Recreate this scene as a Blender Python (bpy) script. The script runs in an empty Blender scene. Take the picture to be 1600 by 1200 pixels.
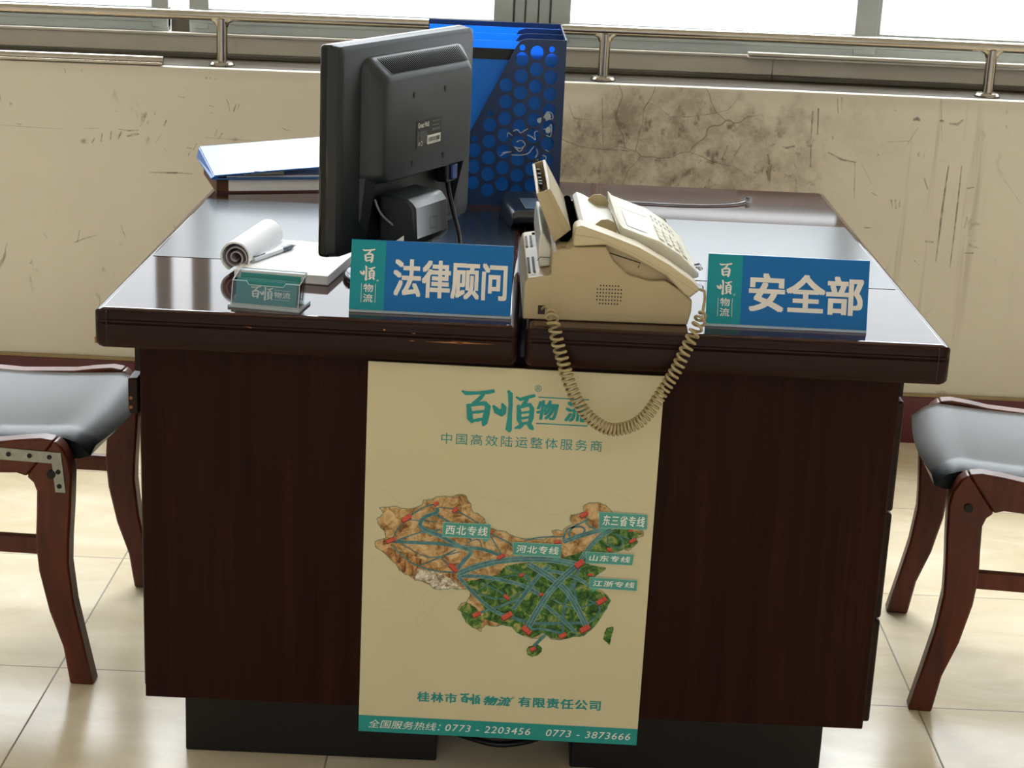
import bpy, bmesh, math, random
from mathutils import Vector, Matrix
random.seed(7)
S = bpy.context.scene
COL = S.collection
R = math.radians

# ---------------------------------------------------------------- camera, world, lights, exposure
def camera():
    p, y, r = .292, .002, .045
    f = 2770.0
    cy, sy, cp, sp, cr, sr = math.cos(y), math.sin(y), math.cos(p), math.sin(p), math.cos(r), math.sin(r)
    fwd = Vector((-sy*cp, cy*cp, -sp)); right = Vector((cy, sy, 0)); up = right.cross(fwd)
    R2 = cr*right + sr*up; U2 = -sr*right + cr*up
    cd = bpy.data.cameras.new('camera'); cd.sensor_width = 36; cd.lens = f*36/1600
    cd.clip_start = .05
    o = bpy.data.objects.new('camera', cd); COL.objects.link(o)
    m = Matrix((R2, U2, -fwd)).transposed().to_4x4(); m.translation = Vector((.593, -2.388, 1.395))
    o.matrix_world = m
    S.camera = o
camera()

SKY_BRIGHT, SKY_DIM, ZENITH = 2.3, .68, 14
w = bpy.data.worlds.new('overcast_sky'); S.world = w; w.use_nodes = True
nt = w.node_tree; bg = nt.nodes['Background']
tc = nt.nodes.new('ShaderNodeTexCoord'); sx = nt.nodes.new('ShaderNodeSeparateXYZ')
mr = nt.nodes.new('ShaderNodeMapRange'); mr.inputs['From Min'].default_value = -.3; mr.inputs['From Max'].default_value = .5
mr.inputs['To Min'].default_value = SKY_DIM; mr.inputs['To Max'].default_value = SKY_BRIGHT
nt.links.new(tc.outputs['Generated'], sx.inputs[0]); nt.links.new(sx.outputs['Y'], mr.inputs['Value'])
mz = nt.nodes.new('ShaderNodeMapRange'); mz.inputs['From Min'].default_value = .34; mz.inputs['From Max'].default_value = .8
mz.inputs['To Min'].default_value = 1; mz.inputs['To Max'].default_value = ZENITH
mu = nt.nodes.new('ShaderNodeMath'); mu.operation = 'MULTIPLY'
nt.links.new(sx.outputs['Z'], mz.inputs['Value']); nt.links.new(mr.outputs[0], mu.inputs[0]); nt.links.new(mz.outputs[0], mu.inputs[1])
nt.links.new(mu.outputs[0], bg.inputs['Strength']); bg.inputs['Color'].default_value = (.95, .98, 1, 1)

def area(name, loc, rot, sx, sy, power, color):
    l = bpy.data.lights.new(name, 'AREA'); l.shape = 'RECTANGLE'; l.size = sx; l.size_y = sy; l.energy = power; l.color = color
    o = bpy.data.objects.new(name, l); COL.objects.link(o); o.location = loc; o.rotation_euler = rot
    return o
# fill light added out of view overhead to lift the camera-facing surfaces
area('fill_light', (.6, -2.6, 3.1), (0, 0, 0), 3.0, 1.2, 10, (1, .98, .94))

S.view_settings.view_transform = 'Standard'
S.view_settings.look = 'None'
S.view_settings.gamma = 1
S.view_settings.exposure = .27
S.view_settings.use_curve_mapping = False

# ---------------------------------------------------------------- materials
def lin(c):
    if isinstance(c, str):
        c = c.lstrip('#'); c = [int(c[i:i+2], 16)/255 for i in (0, 2, 4)]
    return tuple((v/12.92 if v <= .04045 else ((v+.055)/1.055)**2.4) for v in c) + (1,)
def newmat(name):
    m = bpy.data.materials.new(name); m.use_nodes = True
    return m, m.node_tree, m.node_tree.nodes['Principled BSDF']
class G:
    """small node helper"""
    def __init__(s, nt): s.nt = nt
    def n(s, t, **k):
        x = s.nt.nodes.new(t)
        for a, b in k.items(): setattr(x, a, b)
        return x
    def link(s, a, b): s.nt.links.new(a, b)
    def coord(s, scale=(1, 1, 1), loc=(0, 0, 0), rot=(0, 0, 0)):
        t = s.n('ShaderNodeTexCoord'); m = s.n('ShaderNodeMapping')
        m.inputs['Scale'].default_value = scale; m.inputs['Location'].default_value = loc; m.inputs['Rotation'].default_value = rot
        s.link(t.outputs['Object'], m.inputs[0]); return m.outputs[0]
    def noise(s, vec, scale, detail=4, rough=.6, dist=0):
        x = s.n('ShaderNodeTexNoise'); x.inputs['Scale'].default_value = scale; x.inputs['Detail'].default_value = detail
        x.inputs['Roughness'].default_value = rough; x.inputs['Distortion'].default_value = dist
        s.link(vec, x.inputs['Vector']); return x.outputs['Fac']
    def ramp(s, fac, stops):
        x = s.n('ShaderNodeValToRGB'); e = x.color_ramp.elements
        while len(e) < len(stops): e.new(.5)
        for el, (p, c) in zip(e, stops):
            el.position = p; el.color = lin(c) if not isinstance(c, (int, float)) else (c, c, c, 1)
        s.link(fac, x.inputs[0]); return x.outputs[0]
    def math(s, op, a, b=None, clamp=False):
        x = s.n('ShaderNodeMath', operation=op, use_clamp=clamp)
        for i, v in enumerate((a, b)):
            if v is None: continue
            if isinstance(v, (int, float)): x.inputs[i].default_value = v
            else: s.link(v, x.inputs[i])
        return x.outputs[0]
    def mix(s, fac, a, b, mode='MIX'):
        x = s.n('ShaderNodeMix', data_type='RGBA', blend_type=mode)
        for i, v in ((0, fac), (6, a), (7, b)):
            if isinstance(v, (int, float)): x.inputs[i].default_value = v
            elif isinstance(v, str): x.inputs[i].default_value = lin(v)
            else: s.link(v, x.inputs[i])
        return x.outputs[2]
    def bump(s, h, strength, dist, bsdf):
        x = s.n('ShaderNodeBump'); x.inputs['Strength'].default_value = strength; x.inputs['Distance'].default_value = dist
        s.link(h, x.inputs['Height']); s.link(x.outputs[0], bsdf.inputs['Normal'])
    def win(s, v, a, b, f):
        """soft window: 1 between a and b, falling to 0 over f"""
        l = s.n('ShaderNodeMapRange', interpolation_type='SMOOTHSTEP'); l.inputs[1].default_value = a-f; l.inputs[2].default_value = a+f
        h = s.n('ShaderNodeMapRange', interpolation_type='SMOOTHSTEP'); h.inputs[1].default_value = b-f; h.inputs[2].default_value = b+f
        h.inputs[3].default_value = 1; h.inputs[4].default_value = 0
        s.link(v, l.inputs[0]); s.link(v, h.inputs[0])
        return s.math('MULTIPLY', l.outputs[0], h.outputs[0])

def plain(name, c, rough=.5, metal=0, var=.06, scale=30, spec=.5, coat=0, bump=0):
    m, nt, b = newmat(name); g = G(nt)
    v = g.coord(); f = g.noise(v, scale, 3)
    c = lin(c); d = tuple(max(0, x*(1-var*2)) for x in c[:3])+(1,)
    mx = g.n('ShaderNodeMix', data_type='RGBA'); mx.inputs[6].default_value = c; mx.inputs[7].default_value = d
    g.link(f, mx.inputs[0]); g.link(mx.outputs[2], b.inputs['Base Color'])
    b.inputs['Roughness'].default_value = rough; b.inputs['Metallic'].default_value = metal
    b.inputs['Specular IOR Level'].default_value = spec; b.inputs['Coat Weight'].default_value = coat
    b.inputs['Coat Roughness'].default_value = .05
    if bump: g.bump(g.noise(v, scale*8, 2), bump, .001, b)
    return m

def wood(name, c1, c2, c3, scale, rough, coat=0, spec=.5):
    m, nt, b = newmat(name); g = G(nt)
    v = g.coord(scale=scale)
    f = g.noise(v, 1, 6, .65, .4); f2 = g.noise(v, 4.3, 3, .5)
    f = g.math('ADD', g.math('MULTIPLY', f, .7), g.math('MULTIPLY', f2, .3))
    g.link(g.ramp(f, [(.33, c1), (.5, c2), (.68, c3)]), b.inputs['Base Color'])
    b.inputs['Roughness'].default_value = rough; b.inputs['Coat Weight'].default_value = coat; b.inputs['Coat Roughness'].default_value = .06
    b.inputs['Specular IOR Level'].default_value = spec
    return m

M = {}
M['desk_panel'] = wood('mahogany_laminate', '#1a0a06', '#250f0a', '#30160f', (60, 60, 1.6), .5, spec=.08)
M['desk_edge'] = wood('mahogany_edge', '#1a0a08', '#240f0b', '#2f1510', (1.6, 30, 60), .32, spec=.16)
def tabletop_mat():
    m, nt, b = newmat('mahogany_lacquer_top'); g = G(nt)
    v = g.coord(scale=(1.5, 28, 10)); f = g.noise(v, 1, 6, .6, .3)
    c = g.ramp(f, [(.3, '#2c1713'), (.55, '#40231c'), (.75, '#553228')])
    v2 = g.coord(); sp = g.n('ShaderNodeSeparateXYZ'); g.link(v2, sp.inputs[0])
    dust = g.math('MULTIPLY', g.win(sp.outputs['Y'], .84, .97, .05), g.noise(g.coord(scale=(3, 14, 1)), 2.5, 4))
    dust = g.math('MULTIPLY', dust, g.win(sp.outputs['X'], .74, 1.16, .05))
    dust = g.math('MULTIPLY', dust, .42, True)
    c = g.mix(dust, c, '#b9b0a4')
    g.link(c, b.inputs['Base Color'])
    rr = g.math('ADD', .07, g.math('MULTIPLY', dust, .9)); g.link(rr, b.inputs['Roughness'])
    b.inputs['Coat Weight'].default_value = 0
    b.inputs['Specular IOR Level'].default_value = .4
    return m
M['desk_top'] = tabletop_mat()
M['inlay'] = plain('leatherette_inlay', '#22282d', .22, spec=.65, var=.1, scale=60)
M['plinth'] = plain('black_plinth', '#120f0e', .4, spec=.3)
M['chip'] = plain('bare_chipboard', '#a06a3c', .8)
M['chairwood'] = wood('red_brown_beech', '#381405', '#521f09', '#662c10', (14, 14, 3), .4, coat=.08, spec=.3)
M['leather'] = plain('black_leather', '#0e1013', .24, spec=.17, scale=200, bump=.25)
M['zinc'] = plain('galvanised_zinc', '#a9a99c', .45, .55, var=.25, scale=120)
M['bolt'] = plain('dark_bolt', '#1b1512', .35, .6)
M['steel'] = plain('stainless_steel', '#b3aa9c', .2, 1.0, var=.06)
M['alu'] = plain('anodised_aluminium', '#b9c0bf', .42, .15, var=.12, scale=6)
M['alu2'] = plain('grey_aluminium_warm', '#d2cabb', .5, .1, var=.16, scale=5)
M['gasket'] = plain('dark_gasket', '#5d574b', .6)
M['vent_black'] = plain('matte_black_opening', '#040404', 1, spec=0)
M['handset'] = plain('lit_beige_plastic', '#c6b692', .36, var=.04, scale=12)  # body plastic made paler so the handset top reads as sky-lit
def scuff_mat():
    m, nt, b = newmat('brown_scuff'); g = G(nt)
    b.inputs['Base Color'].default_value = lin('#5f4f3c'); b.inputs['Roughness'].default_value = .9
    t = g.n('ShaderNodeBsdfTransparent'); mx = g.n('ShaderNodeMixShader')
    f = g.ramp(g.noise(g.coord(), 60, 3), [(.35, .12), (.7, .55)])
    g.link(f, mx.inputs[0]); g.link(t.outputs[0], mx.inputs[1]); g.link(b.outputs[0], mx.inputs[2])
    g.link(mx.outputs[0], nt.nodes['Material Output'].inputs[0]); return m
M['scuff'] = scuff_mat()
M['monitor'] = plain('charcoal_plastic', '#191f25', .42, spec=.5, var=.04, scale=200, bump=.12)
M['black_gloss'] = plain('glossy_black_plastic', '#08090b', .08, spec=.5)
M['black'] = plain('black_plastic', '#0b0c0d', .45)
M['screen'] = plain('dark_screen', '#0a0c10', .2)
M['vgablue'] = plain('blue_connector', '#2a4a8c', .4)
M['label_black'] = plain('black_label', '#17191a', .4)
M['print_grey'] = plain('grey_print', '#6d7173', .5, var=0)
M['print_white'] = plain('white_print', '#e8e8e2', .5, var=0)
M['fax'] = plain('beige_plastic', '#b3a17b', .42, var=.05, scale=12)
M['fax_light'] = plain('light_beige_plastic', '#d8d2be', .4, var=.03, scale=12)
M['fax_white'] = plain('offwhite_plastic', '#dcdacf', .4, var=.03)
M['fax_recess'] = plain('shadow_beige_plastic', '#a8966e', .5)
M['dark_slot'] = plain('dark_slot', '#2b261e', .7)
M['key_mark'] = plain('grey_key', '#77756c', .5)
M['lcd'] = plain('lcd_glass', '#b9c2b4', .15)
M['cord'] = plain('beige_cord', '#a8976f', .45, var=.05)
M['paper'] = plain('white_paper', '#f8f8fa', .8, var=.02)
M['paper_in'] = plain('printed_newsprint', '#b9aeb2', .8, var=.1, scale=60)
M['pen_white'] = plain('white_pen_plastic', '#e9eaf0', .25)
M['pen_grey'] = plain('slate_rubber', '#4e5868', .4)
M['brown_spine'] = plain('brown_cloth', '#5c3416', .7)
M['pink_board'] = plain('maroon_board', '#5a2a33', .6)
M['blue_cover'] = plain('blue_folder_board', '#1c6ec8', .36, spec=1.0)
M['blue_dark'] = plain('navy_plastic', '#173a78', .35)
def translucent(name, c, t):
    m, nt, b = newmat(name); g = G(nt)
    b.inputs['Base Color'].default_value = lin(c); b.inputs['Roughness'].default_value = .35
    tr = g.n('ShaderNodeBsdfTranslucent'); tr.inputs[0].default_value = lin(c)
    mx = g.n('ShaderNodeMixShader'); mx.inputs[0].default_value = t
    g.link(b.outputs[0], mx.inputs[1]); g.link(tr.outputs[0], mx.inputs[2]); g.link(mx.outputs[0], nt.nodes['Material Output'].inputs[0])
    return m
M['holder'] = translucent('blue_file_box_plastic', '#13305f', .03)
M['folder'] = translucent('translucent_blue_folder', '#3fb0ff', .6)
def glassy(name, tint, refl):
    m, nt, b = newmat(name); g = G(nt)
    t = g.n('ShaderNodeBsdfTransparent'); t.inputs[0].default_value = tint
    gl = g.n('ShaderNodeBsdfGlossy'); gl.inputs['Roughness'].default_value = .03
    fr = g.n('ShaderNodeFresnel'); fr.inputs[0].default_value = 1.45
    f = g.math('MULTIPLY', fr.outputs[0], refl, True)
    mx = g.n('ShaderNodeMixShader'); g.link(f, mx.inputs[0]); g.link(t.outputs[0], mx.inputs[1]); g.link(gl.outputs[0], mx.inputs[2])
    g.link(mx.outputs[0], nt.nodes['Material Output'].inputs[0]); return m
M['pane'] = glassy('window_glass', (.97, .99, 1, 1), .6)
M['acrylic'] = glassy('clear_acrylic', (.93, .97, .99, 1), 1.2)
M['acrylic_edge'] = translucent('acrylic_cut_edge', '#dfeaf0', .5)
M['sleeve'] = glassy('clear_plastic_sheet', (.9, .95, .96, 1), 1.0)
M['teal'] = plain('teal_print', '#0c8b97', .45, spec=.25, var=.03, scale=4)
M['blue'] = plain('blue_print', '#0567ad', .45, spec=.25, var=.03, scale=4)
M['signtext'] = plain('cream_lettering', '#dedad4', .5, var=0)
M['card_teal'] = plain('teal_card', '#14807e', .5, var=.02)
M['ink'] = plain('teal_ink', '#0a8a86', .5, var=.03)
M['sheet'] = plain('cream_board', '#cac09c', .6, var=.05, scale=2.5)
M['label_teal'] = plain('sea_green_tag', '#4a9d90', .5, var=.08, scale=30)
M['tag_edge'] = plain('pale_tag_border', '#a9cfc0', .5, var=0)
M['road'] = wood('teal_road_print', '#2c585e', '#417276', '#6d9896', (60, 1, 60), .6)
M['roadedge'] = plain('pale_road_edge', '#86aca6', .6)
M['truck'] = plain('red_truck_print', '#d0523c', .6, var=.1)
M['truckdark'] = plain('dark_red_truck_print', '#7a2a1e', .6)
M['thin'] = plain('grey_line_print', '#b3b394', .7, var=0)
def relief(name, stops, scale, det=8, sc=(1, 1, 1), spec=.3):
    m, nt, b = newmat(name); g = G(nt)
    f = g.noise(g.coord(scale=sc), scale, det, .7, .8)
    g.link(g.ramp(f, stops), b.inputs['Base Color']); b.inputs['Roughness'].default_value = .6
    b.inputs['Specular IOR Level'].default_value = spec
    return m
M['sand'] = relief('sand_terrain_print', [(.36, '#6a4826'), (.45, '#a57e4c'), (.52, '#bf9c6a'), (.62, '#d2b488')], 62)
M['mountain'] = relief('mountain_terrain_print', [(.36, '#4a2c18'), (.48, '#96683a'), (.6, '#c99a62')], 70, sc=(1.6, 1, .8))
M['snow'] = relief('snow_terrain_print', [(.36, '#5a4a3a'), (.47, '#a89880'), (.58, '#ddd6c4')], 110)
M['greenland'] = relief('green_terrain_print', [(.36, '#14300f'), (.44, '#2c5420'), (.52, '#4c7430'), (.58, '#7c8f48'), (.66, '#b09c60')], 75)
M['coast'] = plain('coast_line_print', '#4f7f6c', .6)
M['greenlight'] = relief('steppe_print', [(.34, '#8a9450'), (.5, '#b7b070'), (.65, '#c9b580')], 70)
M['maroon'] = plain('maroon_glazed_tile', '#5c101c', .25, var=.1, scale=5)
M['grout'] = plain('tan_grout', '#a08a66', .8)
M['sticker'] = plain('pale_swirl_print', '#b7c0c6', .5)
M['cable_grey'] = plain('grey_cable', '#7d7b80', .4)
M['clearplug'] = glassy('clear_plug', (.9, .92, .95, 1), 1.5)
M['phone'] = plain('slate_plastic', '#1c2633', .25, spec=.6)
M['lcd_blue'] = plain('blue_grey_display', '#5d7390', .12, spec=.8)
M['plaster_plain'] = plain('cream_paint', '#dcd8ce', .8)
M['ceil'] = plain('white_ceiling', '#e0dccf', .9)

def wall_mat():
    m, nt, b = newmat('stained_cream_plaster'); g = G(nt)
    v = g.coord(); sp = g.n('ShaderNodeSeparateXYZ'); g.link(v, sp.inputs[0]); X, Z = sp.outputs['X'], sp.outputs['Z']
    base = g.ramp(g.noise(v, 1.3, 5), [(.3, '#d8d0bf'), (.7, '#e3dccc')])
    # big grimy patch under the window, right of the file holder
    jit = g.math('MULTIPLY', g.math('SUBTRACT', g.noise(v, 5, 5), .5), .5)
    zz = g.math('ADD', Z, jit); xx = g.math('ADD', X, jit)
    patch = g.math('MULTIPLY', g.win(xx, .62, 1.3, .16), g.win(zz, .38, .83, .06))
    grime = g.ramp(g.noise(v, 14, 8, .75), [(.36, 0.0), (.6, 1.0)])
    c = g.mix(g.math('MULTIPLY', patch, g.math('ADD', g.math('MULTIPLY', grime, .52), .16)), base, '#6d5b48')
    spots = g.ramp(g.noise(g.coord(scale=(1, 1, .7)), 34, 4, .6), [(.57, 0.0), (.68, 1.0)])
    c = g.mix(g.math('MULTIPLY', g.math('MULTIPLY', spots, patch), .6), c, '#4a382a')
    # thin crack lines
    vo = g.n('ShaderNodeTexVoronoi', feature='DISTANCE_TO_EDGE'); vo.inputs['Scale'].default_value = 4.5
    wv = g.n('ShaderNodeMixRGB'); wv.inputs[0].default_value = .06
    ns = g.n('ShaderNodeTexNoise'); ns.inputs['Scale'].default_value = 9; g.link(v, ns.inputs['Vector'])
    g.link(v, wv.inputs[1]); g.link(ns.outputs['Color'], wv.inputs[2]); g.link(wv.outputs[0], vo.inputs['Vector'])
    crack = g.math('MULTIPLY', g.math('LESS_THAN', vo.outputs['Distance'], .0042), g.math('MULTIPLY', g.win(xx, .55, 1.15, .08), g.win(zz, .5, .9, .05)))
    c = g.mix(g.math('MULTIPLY', crack, .55), c, '#6a5a4a')
    # vertical dribbles
    dr = g.ramp(g.noise(g.coord(scale=(26, 1, .9)), 1.2, 4, .5), [(.62, 0.0), (.72, 1.0)])
    drm = g.math('MULTIPLY', g.win(xx, 1.1, 1.75, .15), g.win(zz, .3, .86, .12))
    c = g.mix(g.math('MULTIPLY', g.math('MULTIPLY', dr, drm), .3), c, '#7d6a52')
    # scattered scuffs everywhere
    sc = g.ramp(g.noise(g.coord(scale=(1, 1, .55), rot=(0, .5, 0)), 26, 3, .55, .6), [(.64, 0.0), (.7, 1.0)])
    keep = g.ramp(g.noise(v, 4.2, 2), [(.5, 0.0), (.6, 1.0)])
    c = g.mix(g.math('MULTIPLY', g.math('MULTIPLY', sc, keep), .6), c, '#6b5b4a')
    # dusty rim under the ledge
    rim = g.math('MULTIPLY', g.win(Z, .845, .95, .02), .16)
    c = g.mix(rim, c, '#7a6b58')
    g.link(c, b.inputs['Base Color']); b.inputs['Roughness'].default_value = .75
    b.inputs['Specular IOR Level'].default_value = .25
    g.bump(g.noise(v, 25, 6), .15, .004, b)
    return m
M['wall'] = wall_mat()
M['ledge'] = relief('dusty_ledge', [(.3, '#2f2922'), (.5, '#423b31'), (.7, '#574e42')], 9, sc=(.6, 3, 3), spec=.05)

TX, TY, TS = -.178, .912, .498
def floor_mat():
    m, nt, b = newmat('cream_floor_tiles'); g = G(nt)
    v = g.coord(); sp = g.n('ShaderNodeSeparateXYZ'); g.link(v, sp.inputs[0])
    def joint(o, off):
        a = g.math('DIVIDE', g.math('SUBTRACT', o, off), TS)
        fr = g.math('ABSOLUTE', g.math('SUBTRACT', g.math('FRACT', g.math('ADD', a, 50.5)), .5))
        return g.math('LESS_THAN', fr, .0032), g.math('FLOOR', g.math('ADD', a, 50))
    jx, ix = joint(sp.outputs['X'], TX); jy, iy = joint(sp.outputs['Y'], TY)
    j = g.math('MAXIMUM', jx, jy)
    cell = g.n('ShaderNodeCombineXYZ'); g.link(ix, cell.inputs[0]); g.link(iy, cell.inputs[1])
    wn = g.n('ShaderNodeTexWhiteNoise'); g.link(cell.outputs[0], wn.inputs[0])
    off = g.n('ShaderNodeVectorMath', operation='MULTIPLY_ADD'); g.link(wn.outputs['Color'], off.inputs[0]); off.inputs[1].default_value = (9, 9, 9); g.link(v, off.inputs[2])
    mp = g.n('ShaderNodeMapping'); mp.inputs['Scale'].default_value = (1, 2.2, 1); g.link(off.outputs[0], mp.inputs[0])
    f = g.noise(mp.outputs[0], 3.2, 7, .62, .6)
    c = g.ramp(f, [(.3, '#cfbf9f'), (.5, '#ddceb1'), (.7, '#e8ddc6')])
    c = g.mix(g.math('MULTIPLY', j, .8), c, '#6d6558')
    g.link(c, b.inputs['Base Color'])
    g.link(g.math('ADD', .2, g.math('MULTIPLY', j, .5)), b.inputs['Roughness'])
    return m
M['floor'] = floor_mat()

# ---------------------------------------------------------------- mesh helpers
class MB:
    def __init__(s): s.v = []; s.f = []; s.m = []
    def add(s, vs, fs, mi=0):
        o = len(s.v); s.v += [Vector(p) for p in vs]; s.f += [[i+o for i in q] for q in fs]; s.m += [mi]*len(fs); return s
    def box(s, x0, x1, y0, y1, z0, z1, mi=0):
        return s.add([(x, y, z) for z in (z0, z1) for y in (y0, y1) for x in (x0, x1)],
                     [(0, 2, 3, 1), (4, 5, 7, 6), (0, 1, 5, 4), (2, 6, 7, 3), (0, 4, 6, 2), (1, 3, 7, 5)], mi)
    def prism(s, poly, axis, a, b, mi=0):
        """2-D outline (in the two other axes, in xyz order) extruded along an axis"""
        def p3(q, t):
            return {'x': (t, q[0], q[1]), 'y': (q[0], t, q[1]), 'z': (q[0], q[1], t)}[axis]
        n = len(poly)
        vs = [p3(q, a) for q in poly]+[p3(q, b) for q in poly]
        fs = [list(range(n))[::-1], list(range(n, 2*n))]+[(i, (i+1) % n, n+(i+1) % n, n+i) for i in range(n)]
        return s.add(vs, fs, mi)
    def tube(s, path, r, n=10, mi=0, caps=True, flat=None):
        P = [Vector(p) for p in path]; rs = r if isinstance(r, (list, tuple)) else [r]*len(P)
        up = None; vs = []
        for i, p in enumerate(P):
            t = (P[min(i+1, len(P)-1)]-P[max(i-1, 0)]).normalized()
            if up is None:
                up = t.orthogonal().normalized()
            up = (up-t*up.dot(t)).normalized(); sd = t.cross(up)
            for k in range(n):
                a = 2*math.pi*k/n
                vs.append(p+(up*math.cos(a)+sd*math.sin(a))*rs[i])
        fs = []
        for i in range(len(P)-1):
            for k in range(n):
                k2 = (k+1) % n
                fs.append((i*n+k, i*n+k2, (i+1)*n+k2, (i+1)*n+k))
        if caps:
            fs.append(list(range(n))[::-1]); fs.append([(len(P)-1)*n+k for k in range(n)])
        return s.add(vs, fs, mi)
    def cyl(s, a, b, r, n=16, mi=0): return s.tube([a, b], r, n, mi)
    def lathe(s, prof, c=(0, 0, 0), n=32, mi=0, ry=1):
        vs = []; fs = []
        for r, z in prof:
            for k in range(n):
                a = 2*math.pi*k/n; vs.append((c[0]+r*math.cos(a), c[1]+ry*r*math.sin(a), c[2]+z))
        for i in range(len(prof)-1):
            for k in range(n):
                k2 = (k+1) % n; fs.append((i*n+k, i*n+k2, (i+1)*n+k2, (i+1)*n+k))
        fs.append(list(range(n))[::-1]); fs.append([(len(prof)-1)*n+k for k in range(n)])
        return s.add(vs, fs, mi)
    def loft(s, rings, mi=0, closed=True, caps=True):
        n = len(rings[0]); vs = [p for r in rings for p in r]; fs = []
        for i in range(len(rings)-1):
            for k in range(n if closed else n-1):
                k2 = (k+1) % n; fs.append((i*n+k, i*n+k2, (i+1)*n+k2, (i+1)*n+k))
        if caps:
            fs.append(list(range(n))[::-1]); fs.append([(len(rings)-1)*n+k for k in range(n)])
        return s.add(vs, fs, mi)
    def poly(s, pts, mi=0): return s.add(pts, [list(range(len(pts)))], mi)
    def xf(s, mat):
        s.v = [mat @ p for p in s.v]; return s
    def build(s, name, mats, parent=None, angle=35, bevel=0, seg=2, sub=0, recalc=True):
        me = bpy.data.meshes.new(name)
        me.from_pydata([tuple(p) for p in s.v], [], s.f)
        for m in (mats if isinstance(mats, (list, tuple)) else [mats]): me.materials.append(M[m] if isinstance(m, str) else m)
        me.polygons.foreach_set('material_index', s.m)
        if recalc:
            bm = bmesh.new(); bm.from_mesh(me); bmesh.ops.recalc_face_normals(bm, faces=bm.faces); bm.to_mesh(me); bm.free()
        me.polygons.foreach_set('use_smooth', [True]*len(me.polygons)); me.set_sharp_from_angle(angle=R(angle))
        me.update()
        o = bpy.data.objects.new(name, me); COL.objects.link(o)
        if parent: o.parent = parent
        if bevel:
            b = o.modifiers.new('bevel', 'BEVEL'); b.width = bevel; b.segments = seg; b.limit_method = 'ANGLE'; b.angle_limit = R(40); b.harden_normals = False
        if sub:
            b = o.modifiers.new('sub', 'SUBSURF'); b.levels = sub; b.render_levels = sub
        return o

def tag(o, label, cat, group=None, kind=None):
    o['label'] = label; o['category'] = cat
    if group: o['group'] = group
    if kind: o['kind'] = kind
    return o
def thing(name, label, cat, loc=(0, 0, 0), rz=0, group=None):
    o = bpy.data.objects.new(name, None); COL.objects.link(o); o.location = loc; o.rotation_euler = (0, 0, rz)
    return tag(o, label, cat, group)
def struct(o, label=None, cat=None):
    o['kind'] = 'structure'
    if label: o['label'] = label
    if cat: o['category'] = cat
    return o

_tc = {}
def glyphs(body, bold=0, shear=0, spacing=1.0):
    key = (body, shear, spacing)
    if key not in _tc:
        c = bpy.data.curves.new('lettering', 'FONT'); c.body = body; c.shear = shear; c.space_character = spacing; c.resolution_u = 3
        o = bpy.data.objects.new('lettering', c); COL.objects.link(o)
        dg = bpy.context.evaluated_depsgraph_get(); dg.update()
        me = bpy.data.meshes.new_from_object(o.evaluated_get(dg))
        vs = [(v.co.x, v.co.y) for v in me.vertices]; fs = [list(p.vertices) for p in me.polygons]
        bpy.data.objects.remove(o); bpy.data.curves.remove(c); bpy.data.meshes.remove(me)
        _tc[key] = (vs, fs)
    return _tc[key]
def normal_of(to3):
    o = Vector(to3(0, 0)); return (Vector(to3(1, 0))-o).cross(Vector(to3(0, 1))-o).normalized()
_ns = [0]
def write(mb, to3, body, x0, y0, x1, y1, mi=0, bold=0, shear=0, spacing=1.0):
    """lettering fitted to the box x0..x1, y0..y1 on a surface"""
    vs, fs = glyphs(body, bold, shear, spacing)
    a, b = min(v[0] for v in vs), max(v[0] for v in vs); c, d = min(v[1] for v in vs), max(v[1] for v in vs)
    kx, ky = (x1-x0)/(b-a), (y1-y0)/(d-c)
    nr = normal_of(to3)
    for i, (ox, oy) in enumerate(((0, 0),) if not bold else ((0, 0), (1, .7), (-1, .7), (1, -.7), (-1, -.7))):
        mb.add([Vector(to3(x0+(v[0]-a)*kx+ox*bold*kx, y0+(v[1]-c)*ky+oy*bold*ky))+nr*i*.00003 for v in vs], fs, mi)
def stroke(mb, to3, pts, mi=0, nudge=True):
    """brush stroke: quads between round dabs; pts are (x, y, full width)"""
    L = []; Rr = []
    _ns[0] += 1; nr = normal_of(to3)*((_ns[0] % 9)*.00002 if nudge else 0)
    for i, (x, y, wd) in enumerate(pts):
        a = pts[max(i-1, 0)]; b = pts[min(i+1, len(pts)-1)]
        dx, dy = b[0]-a[0], b[1]-a[1]; l = math.hypot(dx, dy) or 1
        nx, ny = -dy/l*wd/2, dx/l*wd/2
        L.append((x+nx, y+ny)); Rr.append((x-nx, y-ny))
    for i in range(len(pts)-1):
        mb.add([Vector(to3(*q))+nr for q in (L[i], Rr[i], Rr[i+1], L[i+1])], [(0, 1, 2, 3)], mi)
def line(mb, to3, pts, wd, mi=0): stroke(mb, to3, [(x, y, wd) for x, y in pts], mi, False)
def smooth(pts, n=6):
    out = []
    for i in range(len(pts)-1):
        p0 = pts[max(i-1, 0)]; p1 = pts[i]; p2 = pts[i+1]; p3 = pts[min(i+2, len(pts)-1)]
        for k in range(n):
            t = k/n
            out.append(tuple(.5*((2*b)+(-a+c)*t+(2*a-5*b+4*c-d)*t*t+(-a+3*b-3*c+d)*t**3) for a, b, c, d in zip(p0, p1, p2, p3)))
    out.append(tuple(pts[-1])); return out
def roundrect(x0, x1, y0, y1, r, n=5):
    out = []
    for cx, cy, a0 in ((x1-r, y1-r, 0), (x0+r, y1-r, 90), (x0+r, y0+r, 180), (x1-r, y0+r, 270)):
        for k in range(n+1):
            a = R(a0+90*k/n); out.append((cx+r*math.cos(a), cy+r*math.sin(a)))
    return out
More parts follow.
